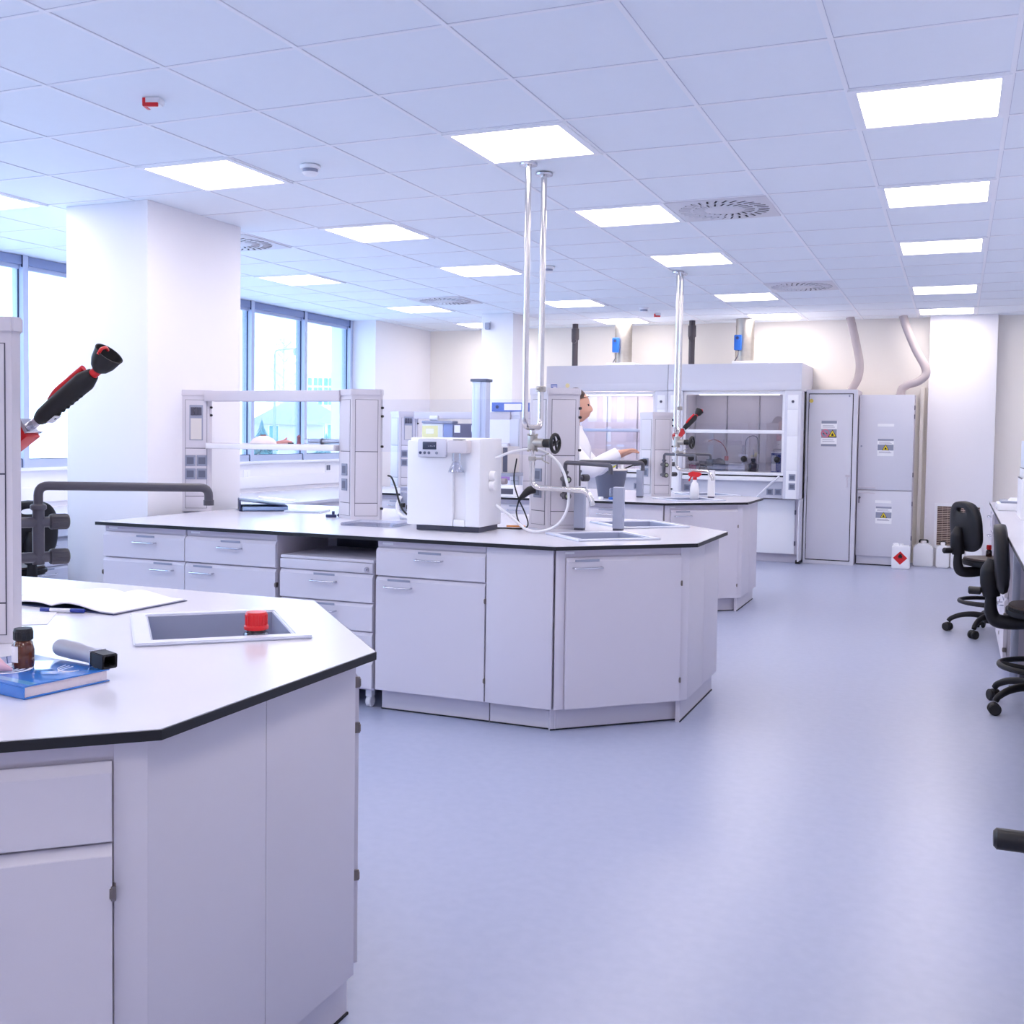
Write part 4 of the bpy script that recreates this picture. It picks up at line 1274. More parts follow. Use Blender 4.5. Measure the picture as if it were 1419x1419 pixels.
# ------------------------------------------------------------------ desk along the windows
t = thing('window_desk', 'long pale desk running below the windows', 'desk', (-6.2, 6.5, 0))
part('desk_top', MB().box(-6.93, -5.62, -.5, 11.80, .722, .752, .003), 'top', t, world=True)
part('front_apron', MB().box(-5.66, -5.64, 4.0, 11.79, .665, .7215), 'lam', t, world=True)
lg = [(-.4, 0), (2.2, 0), (4.2, 0), (8.9, 0), (11.76, 0)]
for y, _ in lg:
    part('side_support', MB().box(-6.90, -5.67, y - .02, y + .02, 0, .7215), 'lam', t, world=True)
def desk_drawers(y0, label):
    c = cabinet(label, (-5.70, y0, 0), R(90), .6, [('drawer', 0, .6, .46, .645), ('drawer', 0, .6, .27, .455), ('drawer', 0, .6, .08, .265)], depth=.48, h=.66, name='drawer_unit', plinth=False, cat='drawer unit', group='drawer units below the window desk', rail=False)
    part('base', MB().box(.01, .59, .03, .46, 0, .0795), 'lamd', c)
desk_drawers(5.32, 'white drawer unit under the window desk left of the near column')
desk_drawers(6.02, 'white drawer unit under the window desk behind the near column')
for y, z, lab in ((11.25, .985, 'dark grey twin socket on the wall under the far window'), (9.62, .945, 'pale socket on the window wall just right of the column')):
    c = thing('wall_socket', lab, 'socket', (-6.93, y, z), group='sockets on the window wall')
    part('plate', MB().box(.0005, .008, -.06, .06, -.05, .05, .003), 'white', c)
    dk = 'sockd' if y > 11 else 'whitem'
    part('insert', MB().box(.0082, .011, -.04, -.004, -.03, .03, .001).box(.0082, .011, .004, .04, -.03, .03, .001), dk, c)

# ------------------------------------------------------------------ bench along the right wall
t = thing('worktop', 'pale worktop with dark edge along the right hand wall', 'worktop', (.86, 5.5, .866))
part('top_panel', MB().box(.268, XR - .002, -2.0, 10.2, .866, B), 'top', t, world=True)
part('edge_band', MB().box(.265, .2678, -2.0, 10.2, .866, B - .001), 'edge', t, world=True)
GR = 'cabinets under the right hand bench'
for y, lab in ((8.12, 'white cabinet with doors under the right bench between the two lab chairs'), (7.50, 'white cabinet under the right bench just beyond the nearer whole chair')):
    cabinet(lab, (.295, y, 0), R(-90), .60, [('drawer', 0, .6, .69, .828), ('drawer', 0, .6, .50, .684), ('door', 0, .6, .112, .494, {'hx': .45, 'hinges': (.40, .2)})], group=GR)
for y, lab in ((4.30, 'white cabinet under the right bench nearer than both lab chairs'), (3.68, 'white cabinet under the right bench outside the near edge'), (10.18, 'white cabinet at the far end of the right bench')):
    cabinet(lab, (.295, y, 0), R(-90), .60, [('drawer', 0, .6, .69, .828), ('door', 0, .6, .112, .684, {'hx': .45})], group=GR)
t = thing('bench_leg', 'grey metal bench leg beside the knee space on the right', 'leg', (.33, 6.83, 0))
part('post', MB().box(-.02, .02, -.02, .02, .012, .8655, .003), 'alu', t)
part('foot', MB().cyl((0, 0, 0), (0, 0, .0119), .022, 16), 'black', t)
t = thing('analyser', 'tall pale instrument on the right bench at the picture edge', 'instrument', (.60, 8.2, B + .0005))
part('body', MB().box(-.205, .25, -.25, .25, 0, .27, .006), 'white', t)
part('middle_unit', MB().box(-.195, .25, -.245, .25, .271, .335, .006), 'white', t)
part('upper_unit', MB().box(-.190, .25, -.24, .25, .336, .52, .006), mat('pale_blue_enamel', '#dde3f2', .4), t)
part('joint', MB().box(-.206, -.1955, -.23, .23, .2655, .2705).box(-.196, -.1905, -.23, .23, .3345, .3365), 'dgrey', t)
t = thing('printer', 'low white printer on the far part of the right bench', 'printer', (.46, 9.1, B + .0005))
part('body', MB().box(-.175, .12, -.16, .16, 0, .055, .010), 'white', t)
part('paper_tray', MB().box(-.15, .10, -.15, .15, .0552, .07, .004), 'grey', t)
part('top_cover', MB().lathe([(.0, .0702), (.10, .0702), (.085, .09), (0, .095)]), 'white', t)
bottle('reagent_bottle', 'small dark bottle with a red cap on the seat of the farther lab chair', (.235, 8.76, .556), .022, .085, 'amberd', 'redp', .6, .03)

# ------------------------------------------------------------------ things on the nearest bench
def local_X(o, deg, z=0):
    return Matrix.Translation((o[0], o[1], z)) @ Matrix.Rotation(R(deg), 4, 'Z')
# book: near right corner, fore edge along u
t = thing('book', 'blue hardback book with white rings lying on the nearest bench', 'book', (-1.602, 1.527, B + .0005), R(81 - 90))
# local: y along the fore edge (0.2), x to the left is negative
W_, H_ = .275, .195
cv = mat('book_cover_blue', '#1f74cf', .12, coat=.8)
part('cover', MB().box(-W_, 0, 0, H_, 0, .003, .001).box(-W_, 0, 0, H_, .0225, .0255, .001), cv, t)
part('spine', MB().box(-W_, 0, -.002, .0015, .003, .0225, .0005), cv, t)
part('page_block', MB().box(-W_ + .004, -.004, .004, H_ - .004, .0031, .0224), 'pages', t)
def ringshape(c, r0, r1, z):
    n = 40
    o = [(c[0] + r1 * math.cos(2 * math.pi * k / n), c[1] + r1 * math.sin(2 * math.pi * k / n)) for k in range(n)]
    i = [(c[0] + r0 * math.cos(2 * math.pi * k / n), c[1] + r0 * math.sin(2 * math.pi * k / n)) for k in range(n)]
    return MB().prism(o, z, z + .0003, holes=[i])
pr = ringshape((-.165, .075), .020, .024, .0256)
for r0, r1 in ((.030, .036), (.043, .050)):
    n = 40
    c = (-.165, .075)
    pr.prism([(c[0] + r1 * math.cos(2 * math.pi * k / n), c[1] + r1 * math.sin(2 * math.pi * k / n)) for k in range(n)], .0256, .0259,
             holes=[[(c[0] + r0 * math.cos(2 * math.pi * k / n), c[1] + r0 * math.sin(2 * math.pi * k / n)) for k in range(n)]])
part('white_rings', pr, 'paper', t, label='printed white rings')
sw = MB()
for k in range(3):
    sw.tube([(-.10 + .012 * k, .165, .0258), (-.085 + .012 * k, .135 - .008 * k, .0258), (-.055 + .008 * k, .125, .0258), (-.035, .14 + .004 * k, .0258)], .0008, 6)
part('white_swirl', sw, 'paper', t, label='printed white swirl')
part('light_band', MB().box(-W_ + .002, -.002, .012, .03, .0256, .0258), mat('cover_light_blue', '#5ab0ea', .12, coat=.8), t)

bottle('vial', 'small amber glass bottle with black cap and paper label on the book', (-1.738, 1.655, B + .0265), .0215, .079, 'amber', 'black', .72, .021, lab=(.012, .045, R(195), R(290)), capr=.0185)
o = bpy.data.objects['vial']
solo('wipe', MB().tube([(-1.80, 1.60, B + .040), (-1.76, 1.597, B + .044), (-1.735, 1.60, B + .037), (-1.72, 1.61, B + .030)], [.018, .016, .009, .003], 10), 'pink', 'pale pink crumpled wipe beside the amber bottle on the book', 'wipe', (-1.76, 1.60, B + .028))
t = thing('hand_tool', 'grey hand tool with black open end lying on the blue book', 'hand tool', (-1.675, 1.742, B + .0262))
b = MB()
b.tube([(-.082, .028, .0195), (-.07, .024, .0195), (-.02, .010, .0195), (.03, -.003, .018), (.062, -.012, .017)], [.0145, .0185, .0185, .0160, .0165], 18)
part('grip', b, mat('warm_grey_grip', '#a9a8b4', .4), t)
e = MB()
Xh = Matrix.Translation((.064, -.0125, .017)) @ frame_like((.96, -.27, -.05))
e.prism([(-.017, -.015), (.017, -.015), (.017, .015), (-.017, .015)], 0, .045, X=Xh, holes=[[(-.013, -.011), (.013, -.011), (.013, .011), (-.013, .011)]], b=.002)
part('open_end', e, 'black', t, label='black open end')
part('clip', MB().box(-.0185, .0185, -.0165, .0165, -.004, -.0005, .001, X=Xh).box(-.011, .011, -.013, -.0125, .003, .040, X=Xh), 'steel', t)

# open notebook, sheet, pen
t = thing('notebook', 'open notebook with white pages on the nearest bench behind the tower', 'notebook', (-2.36, 2.50, B + .0005), R(-2))
def page_sheet(sgn, lift):
    m_ = MB()
    n = 14
    prev = None
    for k in range(n):
        u0, u1 = k / n, (k + 1) / n
        f = lambda u: .006 + lift * math.sin(min(1, u * 1.25) * math.pi) ** 1 * (1 - u) + .004 * (1 - u)
        m_.poly([(sgn * u0 * .235, -.145, f(u0)), (sgn * u1 * .235, -.145, f(u1)), (sgn * u1 * .235, .145, f(u1)), (sgn * u0 * .235, .145, f(u0))][::(1 if sgn > 0 else -1)])
    bmesh.ops.remove_doubles(m_.bm, verts=m_.bm.verts, dist=1e-5)
    r = bmesh.ops.extrude_face_region(m_.bm, geom=m_.bm.faces[:])
    bmesh.ops.translate(m_.bm, vec=(0, 0, -.0035), verts=[v for v in r['geom'] if isinstance(v, bmesh.types.BMVert)])
    bmesh.ops.recalc_face_normals(m_.bm, faces=m_.bm.faces)
    return m_
part('cover', MB().box(-.24, .24, -.15, .15, 0, .0022, .0008), 'navy', t)
part('page', page_sheet(1, .020), 'paper', t)
part('page', page_sheet(-1, .012), 'paper', t)
solo('paper_sheet', MB().box(-.075, .075, -.105, .105, 0, .0008, X=local_X((-2.30, 2.19), 38, B + .0005)), mat('printed_sheet', '#e9e8f2', .7, mottle=.04, scale=60), 'loose paper sheet under the tower edge next to the blue pen', 'sheet of paper', (-2.30, 2.19, B + .0005))
t = thing('pen', 'blue ballpoint pen in front of the open notebook', 'pen', (-2.28, 2.315, B + .0015), R(16))
part('barrel', MB().cyl((-.062, 0, .0055), (.02, 0, .0055), .0052, 12, b=.001), 'white', t)
part('cap', MB().cyl((.0202, 0, .0055), (.062, 0, .0055), .006, 12, b=.002).cyl((-.068, 0, .0055), (-.04, 0, .0055), .0056, 12), mat('pen_blue', '#2a3f9c', .3), t)
bottle('reagent_bottle', 'brown bottle with a bright red screw cap standing in the nearest sink', (-1.60, 2.265, B - .2145), .047, .276, 'amberd', 'redp', .52, .037, capr=.027)
t = [o for o in bpy.data.objects if o.get('label', '').startswith('brown bottle with a bright red')][0]
part('cap_ring', MB().lathe([(.026, .232), (.030, .233), (.031, .240), (.029, .244), (.026, .245)], n=30), 'redp', t, label='red cap ring')
part('clear_shoulder', MB().lathe([(.0485, .13), (.0485, .150), (.046, .172), (.030, .226), (.0285, .226), (.0445, .172), (.0472, .150), (.0472, .13)]), 'clear', t)

# ------------------------------------------------------------------ things on the middle bench
t = thing('water_purifier', 'white water purifier with small dark display on the middle bench', 'water purifier', (-2.47, 5.38, B + .0005))
b = MB()
b.box(-.22, .195, -.18, .10, .028, .495, .010)
part('body', b, 'white', t)
part('base_plate', MB().box(-.185, .18, -.17, .09, .0, .0275, .004), 'dgrey', t)
part('right_column', MB().box(.115, .200, -.205, -.1805, .03, .49, .010), 'white', t)
part('left_front', MB().box(-.226, .045, -.205, -.1805, .03, .478, .008), 'white', t)
part('drip_tray', MB().box(.048, .112, -.203, -.1805, .03, .065, .003), 'white', t)
dp = part('control_panel', MB().box(-.155, .015, -.228, -.2055, .39, .488, .014), mat('panel_grey', '#d6d6e2', .4), t)
part('display', MB().box(-.122, -.042, -.2302, -.2278, .432, .472, .001), 'screen', dp)
tx = MB()
for k, dx in enumerate((-.09, -.078, -.068, -.057)):
    tx.box(dx, dx + .008, -.2308, -.2303, .448, .4505 + .002 * (k % 2))
part('readout', tx, 'grey', dp)
for x, m_ in ((-.135, 'navy'), (-.11, 'sockd'), (-.085, 'sockd'), (-.04, 'sock')):
    part('button', MB().cyl((x, -.2278, .414), (x, -.232, .414), .0075, 14), m_, dp)
hd = part('dispenser_head', MB().box(.035, .152, -.265, -.2052, .415, .483, .012), mat('head_rose_grey', '#ded7dc', .4), t)
part('head_slot', MB().box(.07, .125, -.262, -.225, .4832, .486, .001), 'slot', hd)
part('nozzle', MB().cyl((.08, -.24, .372), (.08, -.24, .4148), .022, 18), 'clear', hd)
part('bell', MB().lathe([(.018, 0), (.026, -.015), (.040, -.045), (.042, -.055), (.036, -.05), (.02, -.02), (.014, 0)], c=(.08, -.24, .371)), 'clear', hd)
for z in (.245, .295):
    part('side_knob', MB().cyl((.1955, -.06, z), (.228, -.06, z), .027, 20, b=.004), 'whitem', t)
part('reservoir', MB().box(-.262, -.2205, -.05, .09, .19, .37, .012), 'white', t)
TB = B + .006
solo('clear_hose', MB().tube([(-2.262, 5.36, 1.275), (-2.16, 5.40, 1.315), (-2.03, 5.44, 1.318), (-1.92, 5.43, 1.24), (-1.865, 5.40, 1.12), (-1.86, 5.38, 1.02), (-1.905, 5.36, .935), (-1.99, 5.34, .897), (-2.07, 5.33, .905), (-2.16, 5.36, .96), (-2.27, 5.40, 1.02)], .0075, 10), 'rubt', 'white hose looping from the purifier in front of the tower', 'hose', (-1.99, 5.34, B + .004))
solo('power_cable', MB().tube([(-2.22, 5.56, 1.27), (-2.235, 5.56, 1.15), (-2.21, 5.57, 1.05), (-2.17, 5.57, .97), (-2.15, 5.565, .91), (-2.17, 5.53, TB - .001), (-2.26, 5.50, TB - .001), (-2.32, 5.50, TB - .001), (-2.38, 5.51, .905), (-2.40, 5.492, .93)], .0042, 8), 'rubber', 'thin black cable hanging right of the water purifier', 'cable', (-2.17, 5.53, B + .001))
t = thing('power_plug', 'black plug in the socket of the middle bench sink tower', 'plug', (-2.21, 5.63, 1.08))
part('plug_body', MB().tube([(.072, -.005, .022), (.045, -.025, .012), (.015, -.05, -.022), (0, -.055, -.04)], [.024, .023, .014, .007], 12), 'black', t)
part('cord', MB().tube([(0, -.055, -.04), (-.01, -.065, -.10), (.0, -.06, -.15), (.02, -.06, -.184)], .0045, 8), 'rubber', t)
solo('spatula', MB().cyl((-2.30, 5.62, B + .006), (-2.22, 5.645, B + .006), .005, 10).box(-2.225, -2.20, 5.63, 5.66, B + .001, B + .011, .003), 'orange', 'short orange brass fitting behind the purifier cable', 'fitting', (-2.25, 5.63, B + .001))
t = thing('plastic_tray', 'clear shallow plastic tray lying left of the water purifier', 'tray', (-2.98, 5.36, B + .0005), R(3))
part('tray', MB().prism([(-.16, -.13), (.16, -.13), (.16, .13), (-.16, .13)], 0, .016, holes=[[(-.152, -.122), (.152, -.122), (.152, .122), (-.152, .122)]], b=.003).box(-.155, .155, -.125, .125, 0, .0015), 'clear', t)
# pump with hoses left of the purifier
t = thing('vacuum_pump', 'grey pump with pale hoses behind the left side of the purifier', 'pump', (-2.96, 5.94, B + .0005))
part('housing', MB().box(-.14, .18, -.08, .14, 0, .19, .008), mat('pump_blue_grey', '#b2b9d4', .45), t)
part('control_face', MB().box(.015, .175, -.086, -.0805, .06, .18, .004), mat('violet_grey', '#7c80a6', .4), t)
part('motor', MB().cyl((-.06, -.12, .05), (-.06, -.12, .17), .05, 22, b=.006), 'grey', t)
part('motor_foot', MB().box(-.10, .0, -.16, -.081, 0, .0495, .004), 'sinkw', t)
part('hose_loop', MB().tube([(-.085, -.17, .14), (-.10, -.19, .08), (-.06, -.21, .03), (.02, -.2, .015), (.10, -.17, .03), (.16, -.13, .05)], .011, 10), 'rubt', t)
part('tap_lever', MB().box(-.075, -.055, -.19, -.172, .075, .10, .003).box(-.04, -.02, -.19, -.172, .065, .09, .003), 'black', t)
part('yellow_tag', MB().box(-.13, -.095, -.085, -.0806, .06, .095), 'lemon', t)
part('blue_clip', MB().box(-.118, -.103, -.09, -.0806, .015, .05, .002), mat('teal_clip', '#5aa0b4', .4), t)
solo('pump_cable', MB().tube([(-3.085, 5.68, 1.15), (-3.05, 5.66, 1.14), (-3.0, 5.62, 1.08), (-2.965, 5.60, 1.0), (-2.93, 5.59, .95), (-2.86, 5.585, .91), (-2.78, 5.585, .893)], .0055, 8), 'rubber', 'black cable curving down from the tower left of the purifier', 'cable', (-2.78, 5.585, B + .002))
solo('white_tube', MB().tube([(-2.72, 5.60, 1.22), (-2.79, 5.60, 1.205), (-2.87, 5.60, 1.14), (-2.90, 5.60, 1.08), (-2.895, 5.61, 1.02), (-2.895, 5.68, .95), (-2.895, 5.74, .91)], .0055, 8).cyl((-2.90, 5.60, 1.075), (-2.898, 5.60, 1.10), .011, 10), 'rubt', 'thin white tube from the purifier reservoir down to the pump', 'tube', (-2.895, 5.74, B + .02))
# keys, binder, papers
t = thing('hose_clip', 'small dark blue clip on the middle bench by the tower foot', 'clip', (-3.47, 5.70, B + .0005), R(20))
part('jaw', MB().box(-.045, .02, -.010, .010, 0, .018, .004), 'navy', t)
part('screw', MB().cyl((.0, 0, .0185), (.0, 0, .038), .009, 10).cyl((.028, 0, .009), (.05, 0, .028), .009, 10), 'navy', t)
t = thing('ring_binder', 'dark blue binder lying on its side on the middle bench', 'binder', (-4.20, 6.02, B + .0005), R(38))
part('spine', MB().box(-.16, -.15, -.15, .15, 0, .072, .002), 'navy', t)
part('cover', MB().box(-.1495, .16, -.15, .15, 0, .004, .001).box(-.1495, .15, -.15, .15, -.002, .002, .001, X=Matrix.Translation((-.15, 0, .068)) @ Matrix.Rotation(R(7), 4, 'Y') @ Matrix.Translation((.15, 0, 0))), 'navy', t)
part('papers', MB().box(-.14, .15, -.14, .14, .0045, .028, .001), mat('binder_pages', '#a9c4ea', .7), t)
solo('paper_stack', MB().box(-.12, .12, -.10, .10, 0, .012, .002, X=local_X((-3.86, 6.02), 12, B + .0005)), mat('plastic_sleeve', '#dfeaf8', .3), 'plastic sleeves on the bench right of the blue binder', 'document sleeve', (-3.86, 6.02, B + .0005))
solo('printed_paper', MB().box(-.12, .12, -.09, .09, 0, .001, X=local_X((-4.12, 6.05), 30, B + .0745) @ Matrix.Rotation(R(5), 4, 'Y')), 'paper', 'white paper lying on top of the blue binder', 'sheet of paper', (-4.12, 6.05, B + .07))
# on the shelf of the middle rack
ZS = 1.3265
t = thing('glass_funnel', 'pale pink domed funnel upside down on the middle bench shelf', 'funnel', (-4.01, 5.745, ZS))
part('dome', MB().lathe([(.085, 0), (.084, .006), (.062, .030), (.035, .044), (.022, .048), (0, .048)]), mat('pale_rose', '#f3e6e6', .35), t)
part('stub', MB().cyl((0, 0, .048), (0, 0, .055), .018, 14), mat('brown_stub', '#8a4a40', .5), t)
solo('glove', MB().tube([(-3.90, 5.73, ZS + .008), (-3.86, 5.74, ZS + .012), (-3.82, 5.735, ZS + .012), (-3.79, 5.73, ZS + .009)], [.008, .012, .011, .008], 10).tube([(-3.86, 5.74, ZS + .012), (-3.84, 5.74, ZS + .03), (-3.83, 5.74, ZS + .037)], [.008, .006, .004], 8), mat('coral_rubber', '#e0a09a', .6), 'coral rubber glove lying on the middle bench shelf', 'glove', (-3.85, 5.735, ZS))
t = thing('stopper', 'small brown stopper standing on the middle bench shelf', 'stopper', (-3.745, 5.74, ZS))
part('plug', MB().lathe([(0, 0), (.014, 0), (.010, .03), (.013, .045), (.004, .055), (0, .055)]), mat('brown_rubber', '#8d5a68', .5), t)
solo('tweezers', MB().box(-3.81, -3.77, 5.715, 5.725, ZS + .0005, ZS + .008, .002), 'slot', 'black clamp piece on the middle bench shelf', 'clamp', (-3.79, 5.72, ZS))
t = thing('glass_column', 'clear glass tube with dark end lying along the middle bench shelf', 'glass tube', (-3.56, 5.75, ZS))
part('tube', MB().cyl((-.145, 0, .0185), (.115, 0, .0185), .018, 18), 'clear', t)
part('liner', MB().cyl((-.12, 0, .0185), (.112, 0, .0185), .011, 14), 'alu', t)
part('end_cap', MB().cyl((.1152, 0, .0185), (.135, 0, .0185), .018, 18, b=.003), 'dgrey', t)
part('ring', MB().cyl((-.03, 0, .0185), (-.018, 0, .0185), .0205, 18, b=.002), 'sockd', t)
# ------------------------------------------------------------------ things on the farthest bench
t = thing('spray_bottle', 'white spray bottle with red trigger head on the farthest bench', 'spray bottle', (-2.02, 9.10, B + .0005))
part('body', MB().lathe([(0, 0), (.036, 0), (.038, .006), (.038, .09), (.030, .125), (.016, .145), (.014, .16), (0, .16)], n=24), 'white', t)
hdm = MB()
hdm.cyl((0, 0, .16), (0, 0, .182), .018, 16)
hdm.prism([(-.055, .195), (-.04, .185), (.03, .182), (.06, .205), (.045, .222), (-.02, .228), (-.055, .218)], -.012, .012, X=Matrix.Rotation(R(90), 4, 'X'), b=.004)
hdm.prism([(-.035, .188), (-.022, .188), (-.045, .145), (-.055, .15)], -.006, .006, X=Matrix.Rotation(R(90), 4, 'X'))
part('trigger_head', hdm, 'redp', t, label='red trigger head')
t = thing('bucket', 'dark grey tub with a yellow cloth on top on the farthest bench', 'bucket', (-2.66, 8.78, B + .0005))
part('tub', MB().lathe([(0, 0), (.095, 0), (.10, .006), (.135, .215), (.142, .222), (.142, .228), (.13, .228), (.094, .012), (0, .012)], n=30), mat('tub_grey', '#5a6076', .45), t)
part('lid', MB().lathe([(.0, .2285), (.138, .2285), (.145, .235), (.14, .245), (0, .246)], n=30), 'beige', t)
solo('cloth', MB().tube([(-2.76, 8.74, 1.143), (-2.71, 8.73, 1.150), (-2.67, 8.735, 1.172), (-2.63, 8.74, 1.170), (-2.61, 8.74, 1.150)], [.006, .014, .032, .034, .018], 12), 'lemon', 'bright yellow cloth lying on the grey tub', 'cloth', (-2.67, 8.735, 1.132))
solo('marker', MB().cyl((-2.585, 8.71, 1.1325), (-2.583, 8.71, 1.185), .008, 10, r2=.005), 'dgrey', 'small dark stopper standing on the tub lid beside the yellow cloth', 'stopper', (-2.585, 8.71, 1.1325))
solo('white_vial', MB().cyl((-2.545, 8.73, 1.1325), (-2.545, 8.73, 1.195), .011, 12, b=.002), 'white', 'small white vial standing on the tub lid', 'vial', (-2.545, 8.73, 1.1325))
t = thing('beaker', 'small clear beaker with blue base in front of the grey tub', 'beaker', (-2.57, 8.56, B + .0005))
part('glass', MB().lathe([(.03, .022), (.031, .09), (.034, .094), (.029, .09), (.028, .022)], n=22), 'clear', t)
part('foot', MB().lathe([(0, 0), (.034, 0), (.034, .018), (0, .0215)], n=22), 'blue', t)
solo('white_bottle_cap', MB().cyl((-2.66, 8.52, B + .0005), (-2.66, 8.52, B + .022), .022, 16, b=.003), 'white', 'loose white bottle cap beside the blue footed beaker', 'stopper', (-2.66, 8.52, B + .0005))  # a loose white bottle cap lying on the bench
t = thing('power_plug', 'black plug with hanging cord in the socket of the farthest bench tower', 'plug', (-2.52, 9.22, 1.18))
part('plug_body', MB().tube([(.028, .035, .0), (.0, .0, -.002), (-.04, -.025, -.018), (-.06, -.035, -.026)], [.03, .028, .016, .008], 12), 'black', t)
part('cord', MB().tube([(-.06, -.035, -.026), (-.13, -.12, -.07), (-.17, -.20, -.15), (-.20, -.25, -.235), (-.23, -.27, -.262)], .0065, 8), 'rubber', t)

# left half of the farthest bench, seen behind the purifier
t = thing('extruded_column', 'tall pale aluminium column with flat grey cap behind the purifier', 'instrument column', (-3.905, 8.92, B + .0005))
c = MB()
c.box(-.072, .06, -.05, .05, .03, .985, .003)
for x in (-.045, .02, .045):
    c.box(x - .004, x + .004, -.054, -.05, .03, .985)
c.box(-.040, .012, -.058, -.05, .03, .985, .002)
part('profile', c, mat('pale_anodised', '#c9d1e6', .4, .6), t)
part('cap', MB().box(-.085, .075, -.065, .065, .9855, 1.01, .003), 'sockd', t)
part('base_plate', MB().box(-.13, .12, -.11, .11, 0, .0295, .004), 'sinkw', t)
t = thing('balance', 'grey laboratory scale with yellow label on the farthest bench shelf', 'scale', (-4.47, 9.32, ZS), group=None)
part('housing', MB().box(-.20, .02, -.06, .06, 0, .175, .01), 'sinkw', t)
part('top_cover', MB().box(-.20, .12, -.07, .065, .1755, .20, .008), 'grey', t)
part('yellow_label', MB().box(-.195, -.03, -.0625, -.0605, .01, .155), mat('label_yellow', '#e9e5a8', .6), t)
part('white_label', MB().box(-.155, -.075, -.0635, -.0628, .08, .125), 'paper', t)
part('side_block', MB().box(.021, .12, -.055, .06, 0, .175, .01), mat('blue_grey_box', '#8a98c4', .45), t)
t = thing('dark_case', 'dark grey instrument case with white tags beside the yellow labelled scale', 'case', (-4.23, 9.32, ZS))
part('case', MB().box(-.115, .10, -.05, .05, 0, .175, .006), mat('violet_case', '#5d5a72', .5), t)
part('tag', MB().box(-.105, -.045, -.0515, -.0502, .09, .16).box(.07, .098, -.0515, -.0502, .10, .16), 'paper', t)
solo('paper_roll', MB().cyl((-4.60, 9.30, ZS + .2255), (-4.52, 9.30, ZS + .2255), .025, 16), 'white', 'white paper roll lying on top of the yellow labelled scale', 'paper roll', (-4.56, 9.30, ZS + .2005))
t = thing('box_file', 'blue box file with white label on top of the farthest bench rack', 'box file', (-3.80, 9.35, 1.6155))
part('box', MB().box(-.17, .17, -.05, .05, 0, .085, .003), mat('box_blue', '#5b78c6', .5), t)
part('label', MB().box(-.045, .125, -.0515, -.0502, .014, .072), 'paper', t)
part('finger_hole', MB().cyl((-.115, -.0502, .043), (-.115, -.0520, .043), .016, 16), 'navy', t)
t = thing('drying_oven', 'beige grey drying oven on legs on the farthest bench behind the purifier', 'oven', (-3.80, 9.02, 1.065))
part('body', MB().box(-.20, .17, -.14, .14, 0, .235, .006), 'beige', t)
part('door', MB().box(-.195, .12, -.150, -.1405, .01, .225, .004), mat('beige_door', '#cfc9c6', .45), t)
part('side_strip', MB().box(.125, .168, -.147, -.1405, .01, .225, .003), 'dgrey', t)
part('door_knob', MB().cyl((.02, -.1502, .21), (.02, -.17, .21), .022, 16), 'dgrey', t)
t = thing('instrument_stand', 'white instrument stand with purple front band below the drying oven', 'stand', (-3.80, 9.02, B + .0005))
part('top_plate', MB().box(-.25, .20, -.16, .16, .150, .179, .003), 'grey', t)
part('purple_band', MB().box(-.25, .20, -.165, -.1605, .118, .150, .001), 'purple', t)
for x in (-.24, .19):
    for y in (-.15, .15):
        part('leg', MB().box(x - .01, x + .01, y - .009, y + .009, 0, .1495), 'sinkw', t)
t = thing('stirrer', 'low white stirrer with dark front in front of the oven stand', 'stirrer', (-3.56, 8.62, B + .0005))
part('body', MB().box(-.20, .14, -.10, .10, 0, .085, .006), 'white', t)
part('front_panel', MB().box(-.16, .13, -.1035, -.1005, .015, .062, .002), 'dgrey', t)
t = thing('flask', 'round glass flask with brown grey stopper lying on the white stirrer', 'flask', (-3.58, 8.62, B + .086))
part('bulb', MB().ball((-.06, 0, .036), .035, (1.3, 1, 1), 18), 'clear', t)
part('stopper', MB().cyl((.0, 0, .030), (.05, 0, .034), .026, 16, b=.005), mat('stopper_brown', '#8b7f86', .5), t)

# ------------------------------------------------------------------ person in a white coat
def skin_body(name, chains, mats, parent, sub=2):
    """chains: list of lists of (x,y,z,r); the first point of later chains is welded to an equal earlier point"""
    verts, edges, rad = [], [], []
    idx = {}
    for ch in chains:
        prev = None
        for x, y, z, r in ch:
            key = (round(x, 4), round(y, 4), round(z, 4))
            if key not in idx:
                idx[key] = len(verts)
                verts.append((x, y, z)); rad.append(r)
            k = idx[key]
            if prev is not None and prev != k:
                edges.append((prev, k))
            prev = k
    me = bpy.data.meshes.new(name)
    me.from_pydata(verts, edges, [])
    o = bpy.data.objects.new(name, me)
    COL.objects.link(o)
    md = o.modifiers.new('s', 'SKIN')
    for k, r in enumerate(rad):
        sv = me.skin_vertices[0].data[k]
        rr = r if isinstance(r, tuple) else (r, r)
        sv.radius = rr
        sv.use_root = (k == 0)
    md.use_smooth_shade = True
    sb = o.modifiers.new('d', 'SUBSURF')
    sb.levels = sb.render_levels = sub
    bpy.context.view_layer.update()
    ev = o.evaluated_get(bpy.context.evaluated_depsgraph_get())
    m2 = bpy.data.meshes.new_from_object(ev)
    bpy.data.objects.remove(o)
    q = MB()
    q.bm.from_mesh(m2)
    return q

PX, PY = -2.605, 7.52
person = thing('person', 'person in a white lab coat reaching forward between the middle and farthest benches', 'person', (PX, PY, 0), R(12))
